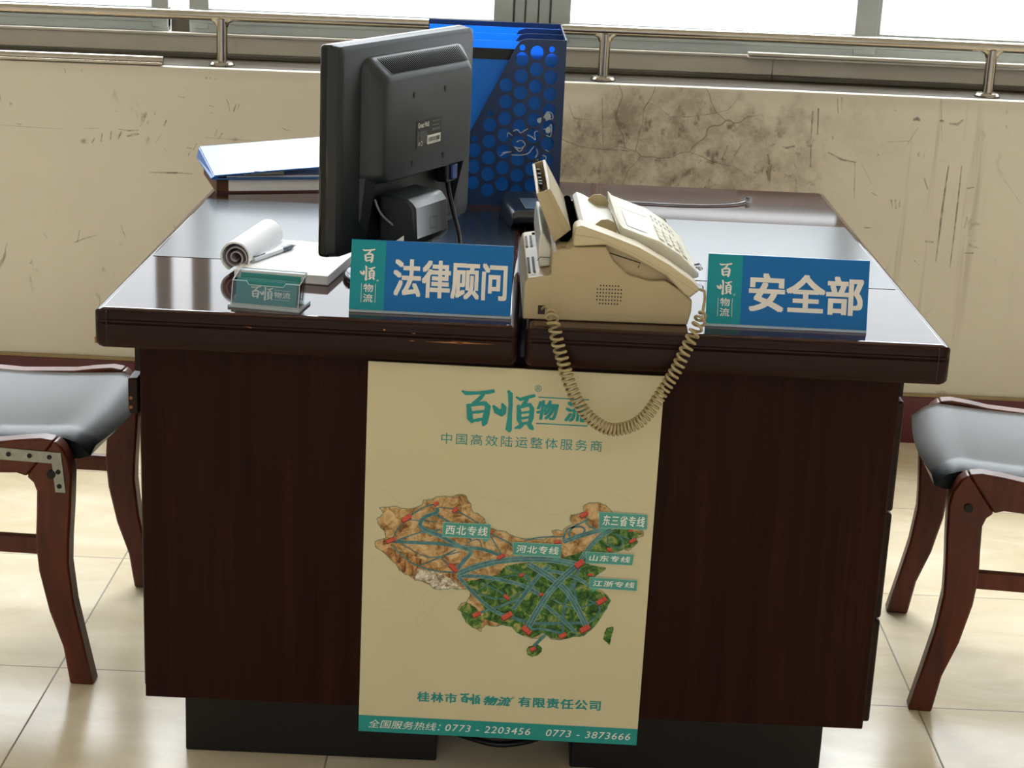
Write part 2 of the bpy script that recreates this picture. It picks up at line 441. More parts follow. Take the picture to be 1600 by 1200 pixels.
# ---- printed artwork, in tenths of a millimetre on the poster sheet
OUTLINE=[(210,3610),(320,3630),(460,3650),(530,3620),(690,3620),(830,3680),(860,3770),(980,3780),(1040,3820),(1150,3840),(1270,3840),(1350,3880),(1450,3880),(1490,3800),(1550,3750),(1560,3660),(1580,3620),(1670,3590),(1750,3530),(1780,3430),(1840,3390),(1950,3350),(2070,3340),(2150,3300),(2210,3260),(2350,3250),(2520,3240),(2630,3250),(2770,3320),(2740,3390),(2820,3410),(2900,3400),(2940,3460),(3040,3510),(2990,3570),(3000,3660),(3080,3660),(3190,3710),(3170,3800),(3240,3850),(3380,3860),(3490,3830),(3580,3760),(3670,3610),(3840,3530),(4070,3450),(4070,3390),(3970,3340),(4000,3270),(3920,3190),(3870,3140),(3780,3180),(3720,3120),(3650,3100),(3560,3080),(3450,3030),(3320,3010),(3260,2960),(3320,2880),(3440,2870),(3560,2860),(3550,2830),(3470,2760),(3380,2700),(3340,2630),(3400,2530),(3510,2490),(3600,2430),(3660,2340),(3610,2220),(3560,2120),(3510,2000),(3410,1870),(3300,1760),(3190,1770),(3080,1700),(2930,1670),(2820,1680),(2700,1770),(2620,1670),(2540,1670),(2420,1700),(2300,1750),(2240,1840),(2130,1870),(1960,1830),(1840,1850),(1790,1790),(1780,1730),(1690,1780),(1630,1810),(1530,1900),(1540,1990),(1420,2080),(1460,2170),(1550,2210),(1590,2300),(1600,2360),(1540,2410),(1430,2390),(1310,2410),(1150,2370),(1030,2400),(990,2460),(890,2500),(770,2510),(740,2570),(630,2590),(540,2650),(490,2740),(370,2850),(280,2940),(180,2990),(170,3080),(250,3120),(320,3140),(310,3240),(250,3310),(210,3350),(190,3440),(240,3480),(280,3540)]
ISLES=[[(3720,1930),(3740,1890),(3720,1790),(3690,1630),(3650,1660),(3590,1720),(3600,1820),(3630,1900)],[(2460,1480),(2500,1540),(2630,1570),(2700,1520),(2690,1460),(2630,1390),(2550,1370),(2480,1400)]]
GREEN=[[(1490,2510),(1760,2590),(1980,2660),(2090,2810),(2310,2860),(2650,2930),(2920,2980),(3170,3080),(3360,3240),(3520,3400),(3680,3490),(3850,3470),(4060,3420),(3970,3340),(4000,3270),(3920,3190),(3720,3120),(3560,3080),(3320,3010),(3260,2960),(3320,2880),(3560,2860),(3470,2760),(3340,2630),(3400,2530),(3600,2430),(3660,2340),(3610,2220),(3510,2000),(3410,1870),(3300,1760),(3080,1700),(2820,1680),(2700,1770),(2540,1670),(2300,1750),(2240,1840),(1960,1890),(1780,1970),(1830,2100),(1660,2340)],[(1440,2080),(1550,2190),(1690,2120),(1780,1970),(1790,1790),(1690,1780),(1630,1810),(1530,1900)]]
MOUNT=[(260,2940),(370,3000),(510,2950),(680,2930),(850,2840),(1130,2710),(1360,2630),(1480,2570),(1510,2420),(1310,2410),(1150,2370),(1030,2400),(890,2500),(760,2520),(630,2610),(540,2660),(370,2850)]
SNOW=[(800,2690),(1020,2670),(1190,2620),(1370,2510),(1480,2450),(1430,2390),(1310,2410),(1150,2370),(1030,2400),(990,2460),(890,2510),(770,2520)]
ROADS=[([(1390,2640),(1640,2760),(1970,2870),(2360,2930),(2760,2940),(3180,2880)],94),([(1390,2610),(1760,2620),(2100,2570),(2360,2510),(2620,2380)],61),([(1410,2600),(1600,2390),(1890,2130),(2180,1980)],55),([(3130,2870),(2940,2670),(2750,2420),(2600,2140),(2470,1850)],94),([(2420,2860),(2710,2690),(2980,2490),(3160,2230),(3320,1930)],89),([(2230,2120),(2390,2370),(2570,2660),(2730,2850)],61),([(420,3100),(790,3100),(1120,3100),(1460,3060)],50),([(1460,3060),(1740,3050),(2030,2960)],55),([(840,3300),(1120,3220),(1400,3080),(1570,3000),(1470,2840),(1390,2720)],61),([(1050,3660),(1050,3590),(890,3510),(820,3410),(860,3330),(1150,3220)],61),([(860,3480),(1000,3560),(1140,3500),(1340,3380),(1570,3180)],33),([(2910,3230),(3180,3350),(3460,3450),(3650,3510)],72),([(3180,2960),(3310,3180),(3460,3360),(3600,3460)],72),([(2910,3250),(2960,3430),(3150,3480),(3210,3410),(3050,3280),(2990,3370),(3070,3490),(3260,3590)],27),([(3240,3640),(3230,3530),(3370,3450)],22),([(3550,3370),(3580,3220),(3730,3190),(3780,3290),(3660,3400)],22),([(3660,3400),(3800,3350),(3910,3310)],16),([(420,3030),(570,2890),(770,2750),(1080,2670),(1390,2660)],22),([(450,3100),(840,3270),(1120,3320)],22),([(610,3460),(850,3650),(1050,3720)],22),([(420,3130),(500,3310),(610,3430)],16),([(1360,3620),(1610,3480),(1840,3320)],19),([(640,3450),(1060,3440)],16),([(1080,3670),(1330,3650)],16),([(1870,3290),(2100,3180),(2190,3120)],22),([(1850,3260),(2020,2990)],19),([(850,2750),(1130,2890),(1350,3020)],22),([(560,3070),(960,2880),(1410,2990)],16),([(1130,2890),(1390,2660)],16),([(2350,3220),(2570,3280),(2910,3310)],19),([(2480,2800),(3050,2710),(3370,2540)],55),([(1650,2400),(1880,2290),(2170,2300),(2390,2430)],22),([(1720,2030),(2060,2170),(2340,2310)],39),([(2180,2010),(2520,1920),(2920,1940),(3320,1970)],50),([(2680,2230),(2940,2030),(3180,1800)],55),([(2990,1760),(2980,1970),(2990,2220),(3080,2590)],39),([(3180,2840),(3110,2590),(3160,2320),(3260,2050)],39),([(2960,1780),(2700,1830),(2500,1820)],39),([(2570,1550),(2730,1740)],50),([(3320,1930),(3480,2090),(3500,2240),(3350,2330)],27),([(1760,2520),(1990,2410),(2140,2330)],22),([(1680,2370),(1980,2600),(2380,2680),(2440,2560),(2360,2370)],16),([(1460,3060),(1540,3150),(1680,3190),(1740,3040)],13),([(2790,2330),(3130,2190),(3520,2340)],25),([(2090,2780),(2350,2680),(2630,2380)],22)]
TRUCKS=[(1040,3730,83,78,40),(620,3480,167,100,35),(1320,3650,100,83,45),(400,3120,156,83,25),(1330,2740,167,100,-45),(2020,2960,139,83,30),(3190,3680,139,94,35),(3170,2910,156,128,40),(2830,3230,106,66,10),(2330,2680,72,66,30),(2130,2320,100,72,-40),(1700,2020,139,94,30),(2150,2020,184,117,35),(2450,1810,172,117,-40),(3310,1880,172,122,35),(2990,1750,122,94,30),(2560,1510,100,83,20),(3530,2340,167,111,35),(3920,3310,106,72,30),(3590,3150,83,61,-30),(2640,2390,72,55,10),(3340,2740,83,50,0),(1860,3330,44,66,0),(3880,3460,72,33,0)]
THIN=[[(210,3890),(350,3850),(460,3720),(630,3690),(740,3710),(820,3800)],[(1650,3870),(1880,3820),(2100,3800),(2330,3730),(2580,3650),(2830,3650),(2970,3730)],[(3340,4010),(3560,4020),(3820,3920),(3970,3820),(4160,3790)],[(260,2880),(120,2780),(210,2660),(410,2520),(690,2440),(810,2390)],[(680,2410),(580,2250),(570,2070),(670,2200),(810,2080),(890,2240),(980,2360)],[(890,2240),(930,1990),(820,1930),(850,1770),(1010,2000),(1180,2250),(1370,2350)],[(500,2030),(160,1950)],[(1280,1610),(1450,1590),(1680,1690)],[(1850,1820),(1940,1640),(2090,1520),(1970,1550)]]
TAGS=[([(1150,3440),(1840,3450),(1840,3220),(1150,3220)],(1780,3160),'西北专线'),([(2180,3190),(2890,3190),(2890,2990),(2190,2990)],(2840,2910),'河北专线'),([(3400,3730),(4100,3720),(4110,3490),(3420,3480)],(3470,3390),'东三省专线'),([(3250,3100),(3950,3090),(3940,2920),(3260,2920)],None,'山东专线'),([(3330,2700),(4030,2690),(4030,2520),(3340,2530)],(3390,2470),'江浙专线')]
BAI=[[(0,197,6),(20,185,14),(80,190,11),(130,197,14),(157,205,12)],[(108,190,10),(90,165,14),(65,140,14),(50,128,10)],[(33,133,12),(40,100,18),(45,60,20),(60,38,10)],[(38,125,10),(80,135,13),(115,140,16)],[(110,142,16),(128,125,20),(122,80,22),(115,40,20),(108,25,6)],[(52,90,8),(80,94,11),(110,100,8)],[(55,48,8),(85,55,13),(118,64,8)]]
SHUN=[[(152,132,8),(172,105,22),(188,95,26),(198,115,8)],[(195,145,6),(205,125,18),(202,95,20),(195,78,4)],[(220,210,8),(232,195,16),(236,140,14),(235,70,16),(233,15,22),(240,2,8)],[(260,180,6),(280,168,12),(320,182,12),(352,192,10)],[(318,175,8),(305,155,14),(292,135,12)],[(272,140,10),(278,110,16),(280,65,16),(290,45,10)],[(280,128,10),(310,140,13),(335,145,12)],[(328,144,12),(340,125,16),(338,80,17),(332,50,12)],[(288,100,7),(305,104,9),(328,108,7)],[(288,72,7),(305,76,9),(328,82,7)],[(286,45,8),(310,50,10),(332,56,8)],[(300,45,12),(285,30,16),(260,22,4)],[(325,50,12),(340,30,18),(352,20,6)]]
SCUFFS=[([(-0.485,0.704),(-0.445,0.706)],0.0015),([(-0.479,0.667),(-0.474,0.67)],0.0025),([(-0.466,0.668),(-0.458,0.681)],0.0046),([(-0.443,0.673),(-0.439,0.694)],0.0041),([(-0.42,0.679),(-0.417,0.7)],0.0046),([(-0.401,0.682),(-0.392,0.701)],0.0056),([(-0.379,0.689),(-0.364,0.694),(-0.35,0.696)],0.0046),([(-0.399,0.706),(-0.374,0.703),(-0.35,0.706)],0.0025),([(-0.289,0.719),(-0.282,0.733)],0.0046),([(-0.325,0.603),(-0.284,0.604),(-0.264,0.605),(-0.22,0.604)],0.0025),([(-0.284,0.604),(-0.258,0.605)],0.0056),([(-0.23,0.648),(-0.227,0.656)],0.003),([(-0.235,0.669),(-0.222,0.666)],0.0036),([(-0.218,0.663),(-0.209,0.679)],0.0025),([(-0.202,0.664),(-0.198,0.671)],0.0025),([(-0.165,0.699),(-0.159,0.716)],0.0025),([(-0.154,0.695),(-0.146,0.708)],0.0036),([(-0.179,0.773),(-0.167,0.771)],0.0025),([(-0.176,0.756),(-0.168,0.755)],0.0015),([(-0.137,0.791),(-0.131,0.779),(-0.129,0.761)],0.002),([(-0.119,0.762),(-0.113,0.778)],0.0036),([(-0.11,0.766),(-0.105,0.78)],0.002),([(-0.003,0.728),(0.008,0.722),(0.02,0.721)],0.0015),([(0.076,0.723),(0.083,0.722)],0.0025),([(-0.187,0.839),(-0.183,0.839)],0.0046),([(-0.176,0.839),(-0.173,0.838)],0.0036),([(-0.165,0.837),(-0.16,0.836)],0.0025),([(-0.527,0.846),(-0.525,0.835)],0.002),([(-0.595,0.833),(-0.594,0.829)],0.002),([(-0.488,0.846),(-0.484,0.839)],0.002),([(-0.257,0.796),(-0.251,0.791),(-0.237,0.79)],0.0015),([(-0.234,0.812),(-0.228,0.809)],0.002),([(-0.648,0.708),(-0.635,0.706)],0.0025),([(-0.407,0.749),(-0.403,0.748)],0.002),([(-0.688,0.703),(-0.612,0.701),(-0.536,0.7)],0.001),([(-0.189,0.695),(-0.116,0.693),(-0.045,0.692)],0.001),([(-0.593,0.44),(-0.581,0.426)],0.002),([(-0.516,0.419),(-0.487,0.431),(-0.456,0.441)],0.002),([(-0.507,0.42),(-0.504,0.438),(-0.5,0.452)],0.002),([(-0.399,0.471),(-0.394,0.454),(-0.386,0.435)],0.002),([(-0.662,0.757),(-0.656,0.755)],0.003),([(-0.312,0.751),(-0.31,0.743)],0.0025),([(-0.291,0.665),(-0.283,0.657)],0.0015),([(-0.311,0.675),(-0.295,0.698)],0.001),([(1.523,0.815),(1.532,0.819),(1.539,0.814)],0.0065),([(1.586,0.816),(1.597,0.815)],0.0065),([(1.61,0.81),(1.63,0.809),(1.643,0.821)],0.0051),([(1.325,0.728),(1.361,0.711),(1.395,0.707)],0.0036),([(1.393,0.707),(1.399,0.618)],0.0022),([(1.408,0.706),(1.438,0.656)],0.0014),([(1.44,0.634),(1.456,0.626)],0.0029),([(1.49,0.619),(1.495,0.599)],0.0043),([(1.5,0.62),(1.504,0.596)],0.0051),([(1.511,0.617),(1.512,0.6)],0.0036),([(1.282,0.745),(1.286,0.689)],0.0043),([(1.272,0.74),(1.289,0.741)],0.0029),([(1.292,0.833),(1.296,0.769)],0.0043),([(1.279,0.826),(1.281,0.758)],0.0036),([(1.335,0.86),(1.341,0.821)],0.0022),([(1.346,0.861),(1.349,0.832)],0.0022),([(1.181,0.735),(1.196,0.742)],0.0036),([(1.213,0.735),(1.225,0.734),(1.244,0.739)],0.0036),([(1.18,0.716),(1.186,0.691)],0.0058),([(1.62,0.708),(1.617,0.606),(1.616,0.469)],0.0036),([(1.652,0.71),(1.653,0.578),(1.652,0.455)],0.0029),([(1.583,0.519),(1.605,0.518)],0.0058),([(1.68,0.585),(1.676,0.556)],0.0029),([(1.562,0.47),(1.576,0.459)],0.0022),([(1.671,0.655),(1.688,0.658)],0.0036),([(1.466,0.759),(1.518,0.764)],0.0014),([(1.536,0.797),(1.514,0.755)],0.0022),([(1.748,0.692),(1.809,0.621)],0.0014),([(1.564,0.677),(1.576,0.648)],0.0043),([(1.683,0.494),(1.706,0.495)],0.0036),([(1.051,0.691),(1.06,0.693)],0.0036),([(1.013,0.686),(1.021,0.695)],0.0029),([(1.082,0.734),(1.07,0.698)],0.0036),([(1.114,0.736),(1.098,0.706)],0.0029),([(1.139,0.672),(1.155,0.669)],0.0036),([(1.179,0.676),(1.183,0.67)],0.0036),([(1.194,0.68),(1.202,0.675)],0.0036),([(1.431,0.546),(1.449,0.547)],0.0036),([(1.283,0.649),(1.29,0.655)],0.0036),([(0.825,0.701),(0.831,0.639)],0.0022),([(0.77,0.835),(0.78,0.713)],0.0022),([(0.78,0.71),(0.825,0.71),(0.846,0.708)],0.0022),([(0.689,0.82),(0.705,0.782),(0.77,0.778)],0.0014),([(0.859,0.792),(0.882,0.829),(0.911,0.816),(0.937,0.796),(0.984,0.798),(1.033,0.807),(1.075,0.819),(1.091,0.839)],0.0014),([(1.581,0.893),(1.597,0.765)],0.0014),([(1.473,0.838),(1.481,0.834)],0.0022),([(1.445,0.726),(1.449,0.728)],0.0043),([(1.395,0.822),(1.397,0.824)],0.0036)]

# ---------------------------------------------------------------- setting
WY = 1.905          # face of the wall under the window
LZ = .872           # ledge height
def tilt(x): return -.006*(1.2-x) if x < 1.2 else 0      # the ledge and rail run very slightly downhill to the left

f = MB(); f.add([(-3.6, -6, 0), (4.8, -6, 0), (4.8, 2.3, 0), (-3.6, 2.3, 0), (-3.6, -6, -.1), (4.8, -6, -.1), (4.8, 2.3, -.1), (-3.6, 2.3, -.1)],
                [(0, 1, 2, 3), (7, 6, 5, 4), (0, 4, 5, 1), (1, 5, 6, 2), (2, 6, 7, 3), (3, 7, 4, 0)])
struct(f.build('floor', 'floor'), 'glossy cream floor tiles with thin grey joints', 'floor')
mb = MB()
xs = [-3.6, 1.2, 4.8]
rings = [[(x, WY, -.0), (x, WY, LZ-.012+tilt(x)), (x, WY+.004, LZ-.003+tilt(x)), (x, WY+.012, LZ+tilt(x)), (x, 2.25, LZ+tilt(x)), (x, 2.25, 0)] for x in xs]
mb.loft(rings)
for i, q in enumerate(mb.f):
    c = sum((mb.v[j].z for j in q))/len(q); cy = sum((mb.v[j].y for j in q))/len(q)
    if c > LZ-.06 and cy > WY+.02 and len(q) == 4: mb.m[i] = 1
wb = struct(mb.build('wall_back', ['wall', 'ledge']), 'stained cream plaster wall with a dusty ledge under the window', 'wall')
mb = MB()
for p, wd in SCUFFS:
    n = len(p)
    stroke(mb, lambda x, z: (x, WY-.0004, z), [(x, z, wd*1.5*(.55 if i in (0, n-1) else 1)) for i, (x, z) in enumerate(p)])
mb.build('scuff_mark', 'scuff', wb, recalc=False)
struct(MB().box(-3.6, 4.8, 2.0, 2.25, 2.62, 3.2).build('wall_header', 'plaster_plain'), 'plain wall above the window', 'wall')
struct(MB().box(-3.7, -3.6, -6, 2.3, 0, 3.2).build('wall_left', 'plaster_plain'), 'plain cream side wall', 'wall')
struct(MB().box(4.8, 4.9, -6, 2.3, 0, 3.2).build('wall_right', 'plaster_plain'), 'plain cream side wall', 'wall')
struct(MB().box(-3.7, 4.9, -6, 2.3, 3.2, 3.3).build('ceiling', 'ceil'), 'plain white ceiling', 'ceiling')
mb = MB()
x = -3.28
while x < 4.7:
    mb.box(x+.002, x+.598-.002+.0, WY-.012, WY, 0, .122, 0); x += .598
mb.box(-3.6, 4.8, WY-.008, WY, .001, .12, 1); mb.box(-3.6, 4.8, WY-.011, WY, .122, .13, 1)
struct(mb.build('baseboard_back', ['maroon', 'grout'], bevel=.001, seg=1), 'maroon glazed tile baseboard with tan grout line', 'baseboard')

# window: low frame, sash rails, stiles, glass
GY = 2.12
def bar(mb, x0, x1, y0, y1, z0, z1, mi=0):
    t0, t1 = tilt(x0), tilt(x1)
    mb.add([(x0, y0, z0+t0), (x1, y0, z0+t1), (x0, y1, z0+t0), (x1, y1, z0+t1), (x0, y0, z1+t0), (x1, y0, z1+t1), (x0, y1, z1+t0), (x1, y1, z1+t1)],
           [(0, 2, 3, 1), (4, 5, 7, 6), (0, 1, 5, 4), (2, 6, 7, 3), (0, 4, 6, 2), (1, 3, 7, 5)], mi)
mb = MB()
bar(mb, -3.6, 1.2, GY-.03, GY+.06, LZ, LZ+.012, 1); bar(mb, 1.2, 4.8, GY-.03, GY+.06, LZ, LZ+.012, 1)
bar(mb, -3.6, 1.2, GY-.022, GY+.06, LZ+.012, .93); bar(mb, 1.2, 4.8, GY-.022, GY+.06, LZ+.012, .93)
bar(mb, -3.6, 1.2, GY-.03, GY-.02, .926, .934); bar(mb, 1.2, 4.8, GY-.03, GY-.02, .926, .934)
struct(mb.build('trim_1', ['alu2', 'gasket'], bevel=.002, seg=1), 'grey lower window frame along the ledge', 'trim')
def sash(n, x0, x1, lw, rw, y0, label):
    y1 = y0+.03
    mb = MB(); zt = 2.6
    bar(mb, x0, x1, y0, y1, .932, .992); bar(mb, x0, x1, y0-.004, y0, .955, .962)
    for a, b in ((x0, x0+lw), (x1-rw, x1)): bar(mb, a, b, y0-.003, y1, .992-.05, zt)
    bar(mb, x0, x1, y0, y1, zt-.05, zt)
    o = struct(mb.build('window_%d' % n, 'alu', bevel=.0015, seg=1), label, 'window')
    p = MB(); bar(p, x0+lw*.9, x1-rw*.9, y0+.012, y0+.017, .99, zt-.05); p.build('pane', 'pane', o)
sash(1, -3.55, -.318, .05, .042, GY, 'overexposed sliding window left of the paired stiles')
sash(2, -.265, .545, .048, .048, GY+.0, 'overexposed window pane behind the monitor')
sash(3, .64, 1.455, .048, .055, GY, 'overexposed window pane right of the wide grey mullion')
sash(4, 1.457, 4.75, .012, .05, GY+.032, 'overexposed window pane at the right end of the rail')
mb = MB()
bar(mb, -.318, -.265, GY+.03, GY+.05, LZ+.01, .985, 1)
for a, b, d, mi in ( (.548, .575, .006, 0), (.577, .607, .0, 0), (.609, .637, .006, 0)): bar(mb, a, b, GY+d, GY+.06, LZ+.01, 2.6, mi)
bar(mb, .5, .69, GY+.03, GY+.05, .93, 2.6, 0)
struct(mb.build('trim_2', ['alu', 'gasket'], bevel=.002, seg=1), 'wide grey mullion of upright aluminium strips', 'trim')
# loose track strips lying along the ledge
mb = MB(); 
for z, r in ((LZ+.0105, .010), (LZ+.0035, .0035)):
    mb.tube([(-3.5, 1.925 if r > .005 else 1.912, z+tilt(-3.5)), (-.292, 1.925 if r > .005 else 1.912, z+tilt(-.29))], r, 12)
struct(mb.build('trim_3', 'steel'), 'metal strip lying along the ledge at the left end', 'trim')
mb = MB(); bar(mb, 1.133, 4.7, GY-.052, GY-.03, .934, .942); bar(mb, 1.133, 4.7, GY-.048, GY-.03, .926, .932)
struct(mb.build('trim_4', 'alu2', bevel=.0015, seg=1), 'thin grey track strip along the window on the right', 'trim')

# handrail
hr = thing('handrail', 'stainless steel handrail on short posts along the ledge before the window', 'handrail', (0, 1.96, LZ))
mb = MB(); mb.tube([(x, 0, .119+tilt(x)) for x in (-3.5, -2, -.5, .5, 1.2, 3, 4.7)], .0125, 16)
mb.build('rail', 'steel', hr)
for x in (-3.05, -2.1, -1.13, -.156, .772, 1.707, 2.64, 3.6):
    p = MB(); z = tilt(x)
    p.tube([(x, 0, z+.002), (x, 0, .112+z)], .0135, 16)
    p.tube([(x-.024, 0, z+.117), (x-.016, 0, z+.114), (x-.008, 0, z+.106), (x-.006, 0, z+.094)], [.011, .0115, .011, .009], 10)
    p.tube([(x+.024, 0, z+.117), (x+.016, 0, z+.114), (x+.008, 0, z+.106), (x+.006, 0, z+.094)], [.011, .0115, .011, .009], 10)
    po = p.build('post', 'steel', hr)
    MB().lathe([(.031, .0005), (.031, .004), (.027, .009), (.016, .011)], (x, 0, z), 24).build('flange', 'steel', po)

# ---------------------------------------------------------------- desks
DL = 1.168; DH = .76
def edge_profile(z0=.703, z1=DH):
    # (y, z) of the moulded front edge, y=0 outermost
    return [(.03, z0), (.006, z0), (.001, z0+.006), (0, z0+.018), (.0005, z0+.034), (.004, z0+.0365), (.004, z0+.0395), (.0005, z0+.042), (.0008, z0+.05), (.005, z1-.002), (.012, z1)]
def desk(x0, x1, mirror, label):
    """mirror: True for the desk whose sitter is on the right"""
    t = thing('office_desk', label, 'desk', (x0, 0, 0))
    W = x1-x0
    mb = MB()
    prof = edge_profile()
    n = len(prof)
    back = [(DL-a, b) for a, b in prof][::-1]
    ring = prof+back
    # rounded end caps: shrink the outline towards the ends
    rings = []
    for x, s in ((0, .012), (.002, .006), (.006, .002), (.012, 0), (W-.012, 0), (W-.006, .002), (W-.002, .006), (W, .012)):
        rings.append([(x, min(max(a, s), DL-s), min(max(b, .703+s), DH-s*.7)) for a, b in ring])
    mb.loft(rings)
    for i, q in enumerate(mb.f):
        zs = [mb.v[j].z for j in q]
        mb.m[i] = 0 if min(zs) > DH-.0035 else 1
    # corner joint of the edge strip
    xc = .018 if not mirror else W-.018
    mb.box(xc-.0006, xc+.0006, -.0004, .004, .71, DH-.004, 2)
    if not mirror:
        for a, b, z, h in ((.462, .565, .7335, .0022), (.49, .535, .7338, .0035), (.442, .45, .7335, .0016), (.445, .452, .7445, .0012), (.405, .409, .7475, .003)):
            mb.add([(a, -.0006, z), ((a+b)/2, -.0008, z-h/2), (b, -.0006, z+.0006), ((a*.3+b*.7), -.0008, z+h/2), ((a*.7+b*.3), -.0008, z+h*.45)], [(0, 1, 2, 3, 4)], 3)
        mb.add([(.21, -.0006, .744), (.222, -.0006, .741), (.221, -.0006, .7425)], [(0, 1, 2)], 3)
        mb.box(-.0003, .003, .006, .011, .708, .716, 3)
    top = mb.build('tabletop', ['desk_top', 'desk_edge', 'black', 'chip'], t, angle=40, recalc=True)
    for q in top.data.polygons:
        if q.area > .01: q.use_smooth = False
    a, b = (.014, W-.012) if not mirror else (.012, W-.016)
    MB().box(a, b, .335, .815, DH-.003, DH+.0006).build('inlay', 'inlay', t)
    # end panels
    pa, pb = (.057, W-.004) if not mirror else (.004, W-.06)
    MB().box(pa, pb, .03, .052, .15, .703).build('end_panel', 'desk_panel', t, bevel=.002)
    MB().box(pa, pb, DL-.052, DL-.03, .15, .703).build('end_panel', 'desk_panel', t, bevel=.002)
    # inner back panel against the other desk; widened and lowered, unseen, to block light
    bx, bw = (W-.03, .0345) if not mirror else (-.005, .024)
    MB().box(bx, bx+bw, .052, DL-.052, .2, .7025).box(bx, bx+bw, .5, DL-.052, .03, .2).build('modesty_panel', 'desk_panel', t)
    # pedestal carcass at the near end, plinths under both ends
    ca, cb = (.062, .49) if not mirror else (W-.49, W-.065)
    MB().box(ca+.004, cb, .052, .44, .15, .68).build('pedestal', 'desk_panel', t)
    qa, qb = (.094, .494) if not mirror else (.103, .5)
    for ya, yb in ((.145, .42), (.75, 1.02)):
        MB().box(qa, qb, ya, yb, 0, .15).build('plinth', 'plinth', t, bevel=.003)
    MB().box(ca+.004, cb, .73, DL-.052, .15, .68).build('pedestal', 'desk_panel', t)
    if mirror:
        for za, zb in ((.149, .318), (.321, .488), (.491, .66)):
            d = MB().box(W-.063, W-.045, .056, .43, za, zb).build('drawer', 'desk_edge', t, bevel=.004)
            MB().tube([(W-.045, .2, (za+zb)/2+.03), (W-.032, .205, (za+zb)/2+.03), (W-.032, .285, (za+zb)/2+.03), (W-.045, .29, (za+zb)/2+.03)], .004, 8).build('handle', 'steel', d)
        MB().box(W-.064, W-.05, .054, .43, .668, .703).build('top_rail', 'desk_edge', t)
    else:
        d = MB().box(.029, .045, .075, .43, .583, .637).build('drawer', ['desk_edge', 'chip'], t, bevel=.003)
        mb = MB().box(.045, .066, .09, .42, .59, .63, 0); mb.build('drawer_box', 'desk_panel', d)
        mb = MB()
        for z in (.593, .607): mb.cyl((.0335, .0745, z), (.0335, .0756, z), .0026, 10)
        mb.build('worn_spot', 'chip', d)
        MB().box(.05, .066, .056, .43, .155, .575).build('door', 'desk_edge', t, bevel=.003)
        MB().box(.045, .062, .054, .43, .655, .703).build('top_rail', 'desk_edge', t)
    return t
desk(0, .5935, False, 'dark mahogany office desk with the monitor on it, chipped along its front edge')
desk(.6035, 1.1995, True, 'dark mahogany office desk with the fax machine and three side drawers')

